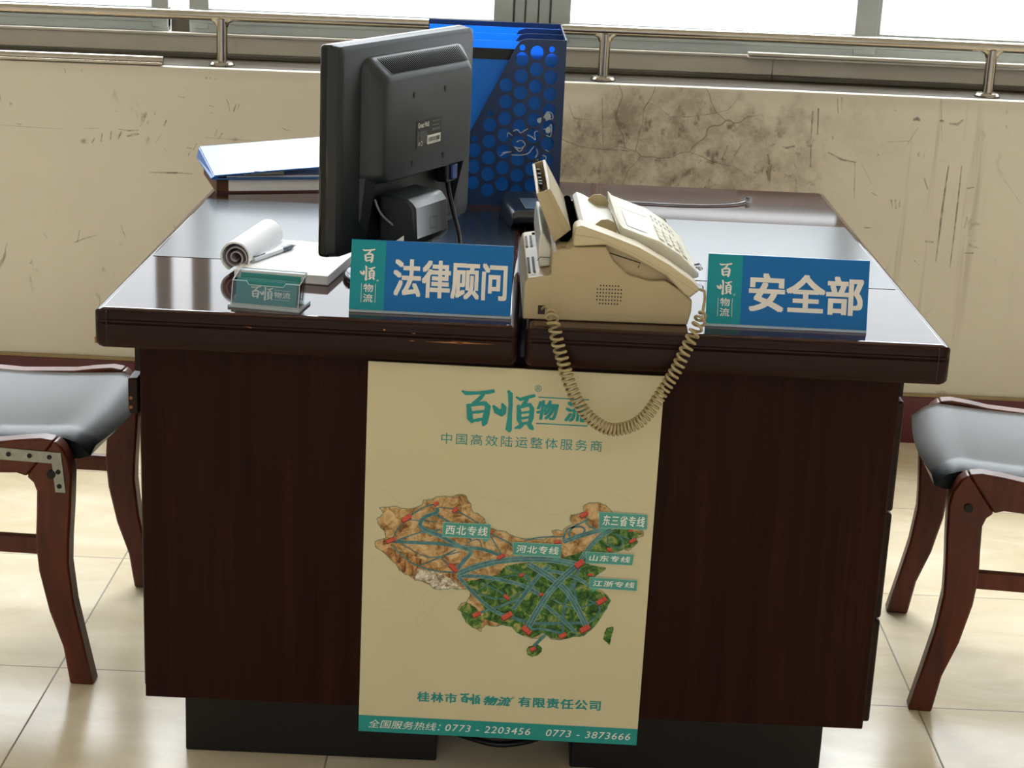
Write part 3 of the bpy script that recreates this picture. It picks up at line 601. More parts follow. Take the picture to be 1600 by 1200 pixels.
# ---------------------------------------------------------------- chairs
LEG = [(0, 0), (.015, .073), (.03, .15), (.037, .22), (.035, .264), (.03, .325), (.027, .38), (.031, .405), (.042, .426), (.055, .437), (.103, .372), (.092, .362), (.087, .347), (.089, .303), (.092, .254), (.088, .204), (.073, .133), (.051, .068), (.041, 0)]
RAIL = [(.055, .437), (.077, .440), (.112, .436), (.148, .430), (.25, .424), (.36, .428), (.43, .44), (.43, .395), (.30, .374), (.154, .375), (.119, .377), (.103, .372)]
REAR = [(.475, 0), (.45, .1), (.432, .22), (.42, .33), (.418, .44), (.43, .55), (.455, .72), (.49, .88), (.512, .92), (.53, .91), (.525, .86), (.492, .72), (.468, .55), (.458, .44), (.46, .33), (.472, .22), (.49, .1), (.515, 0)]
def chair(label, loc, rz, sgn, bracket):
    t = thing('office_chair', label, 'chair', loc, rz)
    mx = lambda poly: [(sgn*x, z) for x, z in poly]
    def fine(poly, i0, i1):
        return poly
    for y in (0, .418):
        mb = MB().prism(mx(LEG), 'y', y, y+.034); l = mb.build('leg', 'chairwood', t, angle=40, bevel=.004)
        b = MB(); b.cyl((sgn*.06, y-.004 if y == 0 else y+.034, .38), (sgn*.06, y+.002 if y == 0 else y+.038, .38), .0075, 12); b.build('bolt', 'bolt', l)
        MB().prism(mx(RAIL), 'y', y+.0003, y+.0337).build('side_rail', 'chairwood', t, angle=40, bevel=.004)
        MB().prism(mx(REAR), 'y', y+.001, y+.033).build('leg', 'chairwood', t, angle=40, bevel=.004)
        MB().box(*sorted((sgn*.088, sgn*.45)), y+.008, y+.026, .232, .262).build('stretcher', 'chairwood', t, bevel=.002)
    MB().box(*sorted((sgn*.2, sgn*.225)), .033, .419, .376, .396).build('stretcher', 'chairwood', t, bevel=.002)
    MB().box(*sorted((sgn*.43, sgn*.455)), .033, .419, .34, .38).build('stretcher', 'chairwood', t, bevel=.002)
    # padded seat: lofted across the depth, waterfall front
    rings = []
    nu, nv = 22, 16
    def top(u, v):
        # u 0..1 front to back, v 0..1 across
        edge = min(v, 1-v)
        z = .447-.006*math.sin(math.pi*v)-.012*math.sin(math.pi*min(1, u*1.05))
        return z
    mb = MB(); V = []
    for i in range(nu+1):
        u = i/nu; x = .005+u*.45
        r = []
        for j in range(nv+1):
            v = j/nv; y = .036+v*.38
            z = top(u, v)
            e = min(u*.45/.05, 1); z -= .032*(1-e)**2.2
            ev = min(min(v, 1-v)*.38/.03, 1); z -= .012*(1-ev)**2
            xx = x+.012*(1-e)*math.sin(math.pi*v)*-1
            r.append((sgn*xx, y, z))
        for j in range(nv, -1, -1):
            v = j/nv; y = .036+v*.38
            r.append((sgn*(x+(.018 if i == 0 else 0)), y, .397))
        rings.append(r)
    mb.loft(rings); mb.build('seat', 'leather', t, angle=60)
    mb = MB(); rings = []
    for j in range(9):
        v = j/8; y = .04+v*.37; c = .02*math.sin(math.pi*v)
        rings.append([(sgn*(.455+c), y, .6), (sgn*(.475+c), y, .74), (sgn*(.5+c), y, .86), (sgn*(.525+c), y, .85), (sgn*(.5+c), y, .74), (sgn*(.48+c), y, .6)])
    mb.loft(rings); mb.build('backrest', 'leather', t, angle=60)
    if bracket:
        mb = MB().prism(mx([(.15, .421), (.043+.0, .418), (.037, .349), (.054, .349), (.058, .399), (.15, .401)]), 'y', -.0025, 0)
        br = mb.build('corner_bracket', 'zinc', t); br['label'] = 'galvanised L-shaped corner bracket'
        for u, z in ((.13, .411), (.095, .4105), (.062, .410), (.048, .385), (.047, .36)):
            MB().cyl((sgn*u, -.0042, z), (sgn*u, -.002, z), .004, 10).build('screw', 'bolt', br)
    return t
chair('red-brown bentwood chair with a metal corner bracket, left of the desks', (-.1035, .352, 0), R(-2.6), -1, True)
chair('red-brown bentwood chair with an exposed dark bolt, right of the desks', (1.297, .4, 0), R(-5.6), 1, False)

# ---------------------------------------------------------------- monitor
MY = 1.139
mon = thing('computer_monitor', 'charcoal flat-panel monitor turned away, on a round stand behind the blue desk signs', 'monitor', (.416, .293, DH+.0006), MY)
B0 = .06 # bottom of the panel above the desk
mb = MB().box(-.21, .21, .014, .034, B0, B0+.304); mb.build('bezel', 'black_gloss', mon, bevel=.006, seg=3)
MB().box(-.192, .192, .0335, .0346, B0+.02, B0+.286).build('screen', 'screen', mon)
# back shell: tapering steps (recess at the bottom for the sockets)
def shell():
    mb = MB()
    secs = [(.018, roundrect(-.2095, .2095, B0+.0005, B0+.3035, .008)), (.004, roundrect(-.209, .209, B0+.002, B0+.302, .012)), (0, roundrect(-.203, .203, B0+.008, B0+.296, .012))]
    mb.loft([[(x, y, z) for x, z in q] for y, q in secs])
    return mb
shell().build('back_cover', 'monitor', mon, angle=50)
mb = MB()
def sec(x0, x1, z0, z1, r, y): return [(x, y, z) for x, z in roundrect(x0, x1, z0, z1, r, 6)]
mb.loft([sec(-.150, .165, B0+.096, B0+.283, .022, .002), sec(-.148, .163, B0+.097, B0+.2815, .022, -.006), sec(-.136, .148, B0+.102, B0+.2565, .02, -.0275), sec(-.131, .143, B0+.104, B0+.252, .018, -.0302), sec(-.127, .139, B0+.105, B0+.249, .016, -.031)])
bulge = mb.build('rear_housing', 'monitor', mon, angle=40)
# side cheeks that run down beside the socket recess
mb = MB()
mb.loft([[(-.150, .002, B0+.11), (-.128, .002, B0+.11), (-.128, .002, B0+.02), (-.150, .002, B0+.04)], [(-.147, -.008, B0+.11), (-.13, -.018, B0+.11), (-.13, -.004, B0+.03), (-.148, -.002, B0+.05)]])
mb.loft([[(.163, .002, B0+.11), (.146, .002, B0+.11), (.14, .002, B0+.012), (.165, .002, B0+.012)], [(.16, -.008, B0+.11), (.148, -.02, B0+.11), (.144, -.002, B0+.02), (.16, -.002, B0+.02)]])
mb.box(-.15, .165, -.006, .002, B0+.004, B0+.012)
mb.build('recess_frame', 'monitor', mon, angle=40)
mb = MB().box(-.128, .142, -.0012, -.0002, B0+.013, B0+.104); mb.build('socket_recess', 'black', mon)
# vent slots along the top slope
mb = MB()
for i in range(46):
    x = -.122+i*.0056
    k = .016*(1-i/45)
    mb.add([(x, -.0075, B0+.2797), (x+.0033, -.0075, B0+.2797), (x+.0033+k, -.0262, B0+.2581), (x+k, -.0262, B0+.2581)], [(0, 1, 2, 3)], 0)
mb.v = [Vector((p.x, p.y-.0012, p.z+.0009)) for p in mb.v]
mb.build('vent', 'vent_black', bulge, recalc=False)
for x, z in ((-.047, .225), (.052, .225), (-.048, .123), (.051, .123)):
    mb = MB(); mb.cyl((x, -.0316, B0+z), (x, -.0300, B0+z), .0032, 12); mb.box(x-.0016, x+.0016, -.0316, -.03, B0+z-.006, B0+z)
    mb.build('mounting_hole', 'black', bulge)
for x in (-.09, -.01, .05, .1):
    mb = MB(); mb.box(x-.003, x+.003, -.0313, -.03, B0+.1065, B0+.108)
    mb.build('latch_slot', 'black', bulge)
lb = MB().box(-.037, .042, -.0315, -.0308, B0+.1415, B0+.183)
lab = lb.build('rating_label', 'label_black', bulge)
mb = MB(); to = lambda x, z: (x, -.0317, B0+z)
write(mb, to, 'Great Wall', -.033, .172, .001, .1795, 0, bold=.015)
for i in range(9):
    z = .1655-i*.0022
    line(mb, to, [(-.034, z), (-.034+random.uniform(.004, .006), z)], .0008, 1); line(mb, to, [(-.025, z), (-.025+random.uniform(.018, .03), z)], .0008, 1)
for z, a in ((.178, .036), (.172, .034), (.1665, .038), (.1645, .037)): line(mb, to, [(.012, z), (a, z)], .0011, 1)
mb.box(-.003, .0395, -.03175, -.0316, B0+.1445, B0+.158, 0)
for i in range(26):
    x = .0005+i*.0014; mb.box(x, x+random.choice((.0005, .0009)), -.0319, -.0317, B0+.148, B0+.1545, 2)
write(mb, to, '011', .024, .155, .034, .1572, 2); write(mb, lambda x, z: (x, -.0319, B0+z), '0115700832', .003, .1455, .034, .1473, 2)
for cx, r in ((-.021, .0028), (-.029, .002)):
    line(mb, to, [(cx+r*math.cos(R(a)), .148+1.2*r*math.sin(R(a))) for a in range(0, 361, 30)], .0008, 0)
mb.build('label_print', ['print_white', 'print_grey', 'label_black'], lab, recalc=False)
# stand: hinge box, neck, round glossy base
arm = MB()
arm.loft([[(x, y, B0+z) for y, z in ((-.008, .012), (-.062, .004), (-.072, .016), (-.068, .066), (-.058, .078), (-.008, .082))] for x in (-.105, -.1, -.006, 0)])
a = arm.build('hinge_box', 'monitor', mon, bevel=.005, seg=3)
mb = MB()
line(mb, lambda x, z: (x, -.0722+(z-.016)*.08, B0+z), [(-.06, .03), (-.04, .03), (-.04, .046), (-.06, .046), (-.06, .03)], .0007); mb.build('hinge_mark', 'black', a, recalc=False)
MB().loft([[(x, y, z) for x, y in ((-.08, -.055), (-.02, -.055), (-.02, -.02), (-.08, -.02))] for z in (.012, B0+.02)]).build('neck', 'black_gloss', mon, bevel=.004)
# base is placed in the monitor's own frame
MB().lathe([(.09, 0), (.1, .001), (.1015, .005), (.1, .009), (.094, .012), (.03, .0135)], (-.03, -.022, 0), 48).build('base', 'black_gloss', mon, angle=45)
# plugs and cables
v = MB().box(.082, .116, -.022, -.004, B0+.072, B0+.104, 0); v.box(.095, .113, -.026, -.021, B0+.076, B0+.1, 1)
vg = v.build('video_plug', ['black', 'vgablue'], mon, bevel=.002)
MB().tube(smooth([(.1, -.014, B0+.074), (.103, -.018, B0+.05), (.098, -.03, B0+.02), (.08, -.05, B0-.015), (.05, -.062, B0-.038), (.01, -.07, .012), (-.06, -.06, .016)]), .0036, 10).build('video_cable', 'black', vg, angle=60)
MB().tube(smooth([(-.118, -.008, B0+.075), (-.112, -.02, B0+.05), (-.09, -.05, B0+.02), (-.06, -.078, B0-.02), (-.035, -.085, .012), (0, -.08, .008)]), .0018, 8).build('power_cable', 'cable_grey', mon, angle=60)

# ---------------------------------------------------------------- blue file box with folders
fh = thing('file_box', 'tall blue perforated file box standing behind the monitor', 'file box', (.396, .872, DH), R(1.2))
poly = [(.262, 0), (.262, .309), (.19, .309), (.178, .305), (.171, .295), (.072, .095), (.06, .09), (0, .09), (0, 0)]
def inside(x, z, mg):
    # distance to the sloping cut and the borders
    if x > .262-mg or x < mg or z < mg or z > .309-mg: return False
    nx, nz = -.2, .099; l = math.hypot(nx, nz)
    d = ((x-.171)*nx+(z-.295)*nz)/l
    return d < -mg
def plate(holes, y, name, mat):
    c = bpy.data.curves.new('outline', 'CURVE'); c.dimensions = '2D'; c.fill_mode = 'BOTH'; c.extrude = .0011
    def spl(pts):
        s = c.splines.new('POLY'); s.points.add(len(pts)-1); s.use_cyclic_u = True
        for p, q in zip(s.points, pts): p.co = (q[0], q[1], 0, 1)
    spl(poly)
    for cx, cz, r in holes: spl([(cx+r*math.cos(2*math.pi*k/20), cz+r*1.08*math.sin(2*math.pi*k/20)) for k in range(20)])
    o = bpy.data.objects.new('outline', c); COL.objects.link(o)
    dg = bpy.context.evaluated_depsgraph_get(); dg.update()
    me = bpy.data.meshes.new_from_object(o.evaluated_get(dg)); bpy.data.objects.remove(o)
    mb = MB(); mb.add([(q.co.x, y+q.co.z, q.co.y) for q in me.vertices], [list(q.vertices) for q in me.polygons])
    return mb.build(name, mat, fh, recalc=True, angle=30)
holes = []
for i, x in enumerate((.236, .209, .182, .155, .128, .101, .074, .047, .02)):
    z = .272 if i % 2 == 0 else .285
    first = True
    while z > .02:
        if inside(x, z, .0145):
            if first and i > 0: 
                if inside(x, z+.02, .009): holes.append((x, z+.021, .0052))
            if first and i == 0: holes.append((x, z+.02, .0052))
            holes.append((x, z, .0118)); first = False
        z -= .0305
fp = plate(holes, .0012, 'front_panel', 'holder')
for y in (.1, .2): plate([], y, 'divider', 'holder')
MB().box(.0, .262, .293, .2955, 0, .311).build('back_panel', 'holder', fh)
MB().box(.2598, .2622, .0, .2955, 0, .3095).build('spine_panel', 'holder', fh)
MB().box(0, .262, 0, .2955, -.0, .003).build('bottom_panel', 'holder', fh)
# pale swirling cloud ornament printed on the perforated side
mb = MB(); to = lambda x, z: (x, -.0006, z)
PX = lambda x, y: (.084+(x-735)/855*.92+.025, .305-(y-62)/868*1.0)
sw = [[(793, 205), (800, 202), (806, 207), (813, 203), (818, 200)], [(783, 215), (785, 208), (792, 212)], [(800, 222), (808, 219), (815, 226), (806, 232), (797, 230), (806, 237), (812, 230)], [(818, 210), (826, 213), (832, 217), (830, 206), (836, 203)], [(773, 246), (782, 240), (792, 238)], [(776, 241), (785, 238)], [(792, 243), (806, 243), (820, 240), (827, 232), (830, 228)], [(834, 232), (837, 238), (833, 246)], [(846, 242), (852, 244), (850, 252)], [(844, 182), (850, 172), (858, 174), (860, 182), (853, 184), (848, 186)], [(834, 184), (840, 182), (838, 190)], [(845, 200), (853, 197), (858, 192), (858, 210), (850, 209)], [(850, 232), (856, 236)]]
for s in sw:
    pts = smooth([PX(*p) for p in s], 4); line(mb, to, pts, .0016)
for cx, cy, r in ((851, 179, .006), (837, 186, .004), (853, 201, .005)):
    x, z = PX(cx, cy); mb.poly([to(x+r*math.cos(a*.52), z+r*1.2*math.sin(a*.52)) for a in range(12)])
mb.build('cloud_ornament', 'sticker', fp, recalc=False)
for k, (y, x0, h, lab) in enumerate(((.022, .012, .298, 'nearest blue folder standing in the file box, with a black label strip'), (.122, .006, .301, 'middle blue folder standing in the file box'), (.222, .004, .304, 'rearmost blue folder standing in the file box'))):
    fo = thing('document_folder', lab, 'folder', (.396, .872, DH+.0035), R(1.2), 'blue folders standing in the file box')
    mb = MB(); mb.box(x0, .256, y, y+.0015, 0, h-.004*0); mb.box(x0, .256, y+.03, y+.0315, 0, h-.004); mb.box(.2545, .256, y, y+.0315, 0, h-.002)
    mb.build('cover', 'folder', fo)
    MB().box(x0+.012, .252, y+.004, y+.026, .001, h-.022).build('papers', 'paper', fo)
    if k == 0:
        MB().box(.085, .172, y-.0018, y-.0002, h-.034, h-.014).build('label_strip', 'black', fo)

# ---------------------------------------------------------------- papers at the far left corner: bound book and blue binder
AB = R(17)
bk = thing('bound_book', 'thick brown-spined book with white page edges under the blue binder', 'book', (.02, .872, DH), AB)
MB().box(.022, .3, .002, .2, .003, .0245).build('pages', 'paper', bk, bevel=.001)
MB().box(.0, .303, .0, .204, 0, .0028).build('lower_board', 'pink_board', bk)
MB().box(.0, .303, .0, .204, .0247, .0268).build('upper_board', 'brown_spine', bk)
MB().box(.0, .022, .0, .204, .0028, .0247).build('spine', 'brown_spine', bk, bevel=.001)
bd = thing('ring_binder', 'glossy blue ring binder lying half open on the book at the far left corner', 'binder', (.012, .862, DH+.0268), AB)
MB().box(0, .315, 0, .235, 0, .0025).build('lower_cover', 'blue_cover', bd)
# upper cover: hinged at its left side and propped up to the right
mb = MB()
P0 = [(.006, -.002, .006), (.13, -.006, .0165), (.30, 0, .027), (.30, .235, .043), (.006, .232, .021)]
mb.add(P0+[(x, y, z+.0025) for x, y, z in P0], [(0, 1, 2, 3, 4), (9, 8, 7, 6, 5)]+[(i, (i+1) % 5, 5+(i+1) % 5, 5+i) for i in range(5)])
mb.build('upper_cover', 'blue_cover', bd)
mb = MB(); mb.loft([[(.0, 0, .0025), (.0, .235, .0025), (.004, .235, .020), (.004, -.002, .006)], [(.012, 0, .0025), (.014, .235, .0025), (.012, .232, .0205), (.012, -.002, .0065)]]); mb.build('spine', 'blue_cover', bd)
mb = MB(); mb.loft([[(.06, .0, .007), (.06, .03, .007), (.06, .03, .009), (.06, .0, .012)], [(.135, -.003, .009), (.135, .03, .009), (.135, .03, .014), (.135, -.003, .0165)]])
cl = mb.build('clip_mechanism', 'zinc', bd, bevel=.001)
mb = MB().box(.08, .09, -.0032, .002, .0125, .0155); mb.cyl((.105, -.0035, .0155), (.105, 0, .0155), .0015, 8); mb.build('clip_slot', 'black', cl)
MB().box(.03, .3, .01, .22, .0026, .005).build('papers', 'paper', bd)

# ---------------------------------------------------------------- notepad with rolled pages, pen, card holder
npd = thing('notepad', 'white notepad with its used pages rolled back, beside the card holder', 'notepad', (.157, .212, DH+.0008), R(-8))
MB().box(.005, .15, 0, .225, 0, .0135).build('pages', 'paper', npd, bevel=.0008)
MB().box(.004, .151, -.001, .226, -.0002, .001).build('backing_board', 'paper_in', npd)
mb = MB()
# rolled wad: spiral sheet, open end to the camera
def spiral(r0, r1, turns, a0, cx, cz, n=60):
    return [(cx+(r0+(r1-r0)*k/n)*math.cos(a0+turns*2*math.pi*k/n), cz+(r0+(r1-r0)*k/n)*math.sin(a0+turns*2*math.pi*k/n)) for k in range(n+1)]
def scroll(pts, th, y0, y1, mi):
    n = len(pts); outer = pts; inner = []
    for i, (x, z) in enumerate(pts):
        a = pts[max(i-1, 0)]; b = pts[min(i+1, n-1)]; dx, dz = b[0]-a[0], b[1]-a[1]; l = math.hypot(dx, dz)
        inner.append((x-dz/l*th, z+dx/l*th))
    mb.loft([[(x, y0, z) for x, z in outer+inner[::-1]], [(x, y1, z) for x, z in outer+inner[::-1]]], mi)
outer = [(.022, .0135)]+[(.0-.004+.0235*math.cos(R(a)), .0238+.0235*math.sin(R(a))) for a in range(-20, 255, 11)]
o2 = []
scroll(outer, .0028, .035, .215, 0)
scroll(spiral(.0195, .006, 1.9, R(-30), -.004, .0225), .0022, .036, .214, 1)
mb.build('rolled_pages', ['paper', 'paper_in'], npd, angle=40)
pen = thing('ballpoint_pen', 'white ballpoint pen with a slate grip lying on the notepad', 'pen', (.184, .258, DH+.0008+.0137+.0042), R(-22))
# pen lies along local +y
MB().tube([(0, 0, 0), (0, .004, 0), (0, .085, 0)], [.0034, .0042, .0042], 14).build('barrel', 'pen_white', pen)
MB().tube([(0, .085, 0), (0, .092, 0), (0, .11, 0), (0, .117, 0)], [.0042, .005, .0048, .0036], 14).build('grip', 'pen_grey', pen)
MB().tube([(0, .117, 0), (0, .13, -.001)], [.003, .0008], 12).build('tip', 'zinc', pen)
MB().box(-.002, .002, .002, .034, .0042, .0056).build('clip', 'pen_grey', pen, bevel=.0006)
MB().cyl((0, -.009, 0), (0, 0, 0), .0025, 10).build('button', 'zinc', pen)

def logo(mb, to3, x0, y0, h, mi=0, bw=1.45):
    """brushed two-character wordmark, h tall"""
    k = h/205
    for s in BAI+SHUN: stroke(mb, to3, [(x0+x*k, y0+y*k, wd*k*bw) for x, y, wd in s], mi)
    return x0+352*k
ch = thing('card_holder', 'clear acrylic business card holder with teal cards at the front edge of the desk', 'card holder', (.185, .044, DH), R(-9))
MB().box(-.003, .102, -.006, .052, 0, .004).build('base', 'acrylic_edge', ch, bevel=.0008)
mb = MB()
mb.prism([(0, .004), (.03, .004), (.03, .034), (.022, .034), (.018, .031), (.078, .031), (.074, .034), (.098, .034), (.098, .004)], 'y', 0, .0018)
mb.f = []; mb.m = []; mb.v = []
front = [(0, .004), (.098, .004), (.098, .036), (.078, .036), (.074, .031), (.024, .031), (.02, .036), (0, .036)]
def lean(x, z): return (x, .002+(z-.004)*.22, z)
mb.loft([[lean(x, z) for x, z in front], [(p[0], p[1]+.0018, p[2]) for p in [lean(x, z) for x, z in front]]])
mb.build('front_wall', 'acrylic', ch)
for xx in (0, .0962):
    mb = MB().prism([(.002, .004), (.03, .004), (.046, .046), (.009, .036)], 'x', xx, xx+.0018); mb.build('side_wall', 'acrylic', ch)
MB().loft([[(0, .03, .004), (.098, .03, .004), (.098, .046, .046), (0, .046, .046)], [(0, .0318, .004), (.098, .0318, .004), (.098, .0478, .046), (0, .0478, .046)]]).build('back_wall', 'acrylic', ch)
mb = MB()
e = .0007
edge = [lean(x, z) for x, z in ((0, .036), (.02, .036), (.024, .031), (.074, .031), (.078, .036), (.098, .036))]
mb.tube([(p[0], p[1]+.0009, p[2]+.0004) for p in edge], e, 6); mb.tube([lean(0, .004), lean(0, .036), (0, .046, .046)], e, 6); mb.tube([lean(.098, .004), lean(.098, .036), (.098, .046, .046)], e, 6)
mb.tube([(0, .047, .046), (.098, .047, .046)], e, 6); mb.tube([lean(0, .0045), lean(.098, .0045)], e, 6)
mb.build('polished_edge', 'acrylic_edge', ch)
for k in range(3):
    c = thing('business_card', ['foremost teal business card in the acrylic holder, with the brush wordmark', 'teal business card just behind the foremost one in the holder', 'rearmost taller-standing teal business card in the holder'][k], 'card', (.185, .044, DH+.0045), R(-9), 'teal business cards in the acrylic holder')
    off = (.0055, .0085, .019)[k]; h0 = (.0325, .034, .0385)[k]; s = (.25, .26, .36)[k]
    mb = MB().loft([[(x, off+z*s+d, z) for x, z in ((.0045, 0), (.0935, 0), (.0935, h0), (.0045, h0))] for d in (0, .0006)])
    cc = mb.build('card', 'card_teal', c)
    if k == 0:
        mb = MB(); to = lambda x, z: (x, off+z*s-.0003, z)
        xe = logo(mb, to, .026, .006, .019)
        write(mb, to, '物流', xe+.002, .011, xe+.026, .0195, 0, bold=.01)
        line(mb, to, [(xe+.002, .0215), (xe+.026, .0215)], .0005); line(mb, to, [(xe+.002, .0085), (xe+.026, .0085)], .0005)
        mb.build('lettering', 'signtext', cc, recalc=False)

# ---------------------------------------------------------------- desk signs
def sign(x, y, label, chars, rz, box):
    t = thing('desk_sign', label, 'sign', (x, y, DH), rz, None)
    Wd, H, lean = .229, .0985, .26
    mb = MB()
    to0 = lambda u, v, d=0: (u, v*lean-d, .004+v*.966)
    mb.loft([[to0(u, v, d) for u, v in ((0, 0), (Wd, 0), (Wd, H), (0, H))] for d in (0, -.003)])
    pl = mb.build('plate', 'blue', t)
    MB().loft([[(u, yy, z) for u, z in ((0, .0005), (Wd, .0005), (Wd, .0035), (0, .0035))] for yy in (-.002, .06)]).build('foot', 'acrylic_edge', t)
    MB().loft([[(u, H*lean+.0035+d, .004+H*.966) for u in (0, Wd)]+[(u, .06+d, .0036) for u in (Wd, 0)] for d in (0, .002)]).build('back_leg', 'acrylic', t)
    mb = MB(); mb.poly([to0(u, v, .0003) for u, v in ((0, 0), (.049, 0), (.049, H), (0, H))]); mb.build('teal_band', 'teal', pl, recalc=False)
    mb = MB(); to = lambda u, v: to0(u, v, .0006)
    k = .0245/205
    for s in BAI: stroke(mb, to, [(.016+xx*k*.95, .064+yy*k*.9, wd*k*1.35) for xx, yy, wd in s])
    for s in SHUN: stroke(mb, to, [(.0135+(xx-150)*k*.88, .041+yy*k*.85, wd*k*1.35) for xx, yy, wd in s])
    write(mb, to, '物', .0195, .0255, .033, .037, 0, bold=.012); write(mb, to, '流', .0195, .011, .033, .0225, 0, bold=.012)
    for xx in (.0165, .0365): line(mb, to, [(xx, .0105), (xx, .037)], .0006)
    write(mb, to, '®', .0375, .0405, .0405, .0435, 0)
    write(mb, to, chars, box[0], box[1], box[2], box[3], 0, bold=.03)
    mb.build('lettering', 'signtext', pl, recalc=False)
    return t
sign(.3525, .044, 'blue and teal desk sign with four white characters 法律顾问', '法律顾问', R(-.3), (.062, .022, .221, .073))
sign(.859, .056, 'blue and teal desk sign with three white characters 安全部', '安全部', R(-.3), (.061, .021, .2205, .074))

# ---------------------------------------------------------------- fax machine
fx = thing('fax_machine', 'beige fax machine with a handset and coiled cord, between the two desk signs', 'fax machine', (.599, .045, DH+.0006), R(1.6))
FD = .315
scoop = [(.199, .063), (.175, .062), (.145, .07), (.124, .089), (.112, .109)]
side = [(0, 0), (.234, 0), (.2385, .02), (.2385, .036), (.222, .05)]+scoop+[(.066, .107), (.061, .103), (.05, .103), (.037, .096), (.037, .065), (.004, .059), (0, .05)]
full = [(0, 0), (.234, 0), (.2385, .02), (.2385, .036), (.222, .052), (.199, .071), (.155, .094), (.112, .112), (.09, .118), (.066, .11), (.061, .103), (.05, .103), (.037, .096), (.037, .065), (.004, .059), (0, .05)]
mb = MB(); mb.prism(side, 'y', 0, .02); mb.prism(full, 'y', .012, FD)
body = mb.build('body', 'fax', fx, angle=30, bevel=.0018)
mb = MB(); line(mb, lambda x, z: (x, -.0003, z), [(.0, .012), (.236, .009)], .0006); line(mb, lambda x, z: (x, -.0003, z), [(.037, .064), (.037, .004)], .0005); line(mb, lambda x, z: (x, -.0003, z), [(.037, .066), (.06, .0655), (.11, .062)], .0004)
mb.build('seam', 'fax_recess', body, recalc=False)
mb = MB(); line(mb, lambda x, z: (x, .0116, z), [(.118, .098), (.163, .085), (.16, .078)], .0016); mb.build('cradle_slot', 'dark_slot', body, recalc=False)
# vented rear box
for y, yl in ((.03, .095), (.2, .075)):
    for x in (.0055, .0125):
        mb = MB()
        z0 = .0604+(x)*.18
        mb.add([(x, y, z0), (x+.0036, y, z0+.0007), (x+.0036, y+yl, z0+.0007), (x, y+yl, z0)], [(0, 1, 2, 3)])
        mb.build('vent_slot', 'dark_slot', body, recalc=False)
MB().cyl((.02, .29, .0605), (.02, .29, .0645), .003, 10).build('screw_hole', 'dark_slot', body)
mb = MB()
for j in range(6):
    n = 7 if j in (0, 5) else 9
    for i in range(n):
        x = .1055+(i-(n-1)/2)*.0042+.015; z = .053-j*.0052
        mb.cyl((x, -.0004, z), (x, .001, z), .00115, 8)
mb.build('speaker_hole', 'dark_slot', body)
MB().box(.021, .031, -.0006, .002, .008, .021).build('cord_socket', 'dark_slot', body)
# handset
hs = [(.066, .1085), (.0665, .13), (.069, .136), (.076, .1385), (.113, .127), (.158, .111), (.202, .088), (.235, .066), (.2475, .0555), (.2465, .0515), (.234, .0405), (.225, .0465), (.199, .071), (.155, .094), (.112, .1125)]
mb = MB().prism(hs, 'y', -.006, .042)
hand = mb.build('handset', 'handset', fx, angle=30, bevel=.0035, seg=3)
mb = MB(); line(mb, lambda x, z: (x, -.0064, z), [(.067, .126), (.1, .122), (.15, .1025), (.2, .0765), (.244, .05)], .0006); mb.build('handset_seam', 'fax_recess', hand, recalc=False)
# control panel with keys and display
pf = [(.134, .116), (.132, .134), (.139, .1265), (.165, .1175), (.193, .1085), (.223, .0905), (.252, .064), (.252, .058), (.24, .055), (.2, .08), (.16, .1)]
mb = MB().prism(pf, 'y', .05, FD-.012)
cp = mb.build('control_panel', 'fax_light', fx, angle=30, bevel=.003, seg=3)
def surf(t, y, e=.0008):
    # t 0..1 down the sloping top
    pts = [(.139, .1265), (.165, .1175), (.193, .1085), (.223, .0905), (.252, .064)]
    s = t*4; i = min(int(s), 3); q = s-i
    return (pts[i][0]+(pts[i+1][0]-pts[i][0])*q, y, pts[i][1]+(pts[i+1][1]-pts[i][1])*q+e)
mb = MB(); mb.loft([[surf(t, y) for y in (.08, .2)] for t in (.08, .25, .36)], closed=False, caps=False); mb.build('display', 'lcd', cp, recalc=False)
mb = MB(); mb.loft([[surf(t, y, .0006) for y in (.214, .2165)] for t in (.05, .25, .45)], closed=False, caps=False); mb.build('panel_groove', 'key_mark', cp, recalc=False)
def key(t, y, w_, h_, name, mat):
    mb = MB(); a, b = surf(t, y, 0), surf(t+h_, y, 0)
    mb.add([(a[0], y, a[2]), (a[0], y+w_, a[2]), (b[0], y+w_, b[2]), (b[0], y, b[2])]+[(a[0]+.0014, y, a[2]+.002), (a[0]+.0014, y+w_, a[2]+.002), (b[0]+.0014, y+w_, b[2]+.002), (b[0]+.0014, y, b[2]+.002)],
           [(0, 1, 2, 3), (4, 5, 6, 7), (0, 1, 5, 4), (1, 2, 6, 5), (2, 3, 7, 6), (3, 0, 4, 7)])
    return mb.build(name, mat, cp)
for r_ in range(4):
    for c_ in range(4):
        key(.5+r_*.1, .068+c_*.026, .02, .05, 'key', 'fax_light')
mb = MB()
for r_ in range(4):
    for c_ in range(4):
        t = .5+r_*.1+.06; y = .068+c_*.026
        a, b = surf(t, y, .0006), surf(t+.012, y, .0006); mb.add([a, (a[0], y+.02, a[2]), (b[0], y+.02, b[2]), b], [(0, 1, 2, 3)])
for r_ in range(6):
    for c_ in range(2):
        t = .52+r_*.055; y = .205+c_*.03
        a, b = surf(t, y, .0006), surf(t+.022, y, .0006); mb.add([a, (a[0], y+.016, a[2]), (b[0], y+.016, b[2]), b], [(0, 1, 2, 3)])
mb.build('key_marking', 'key_mark', cp, recalc=False)
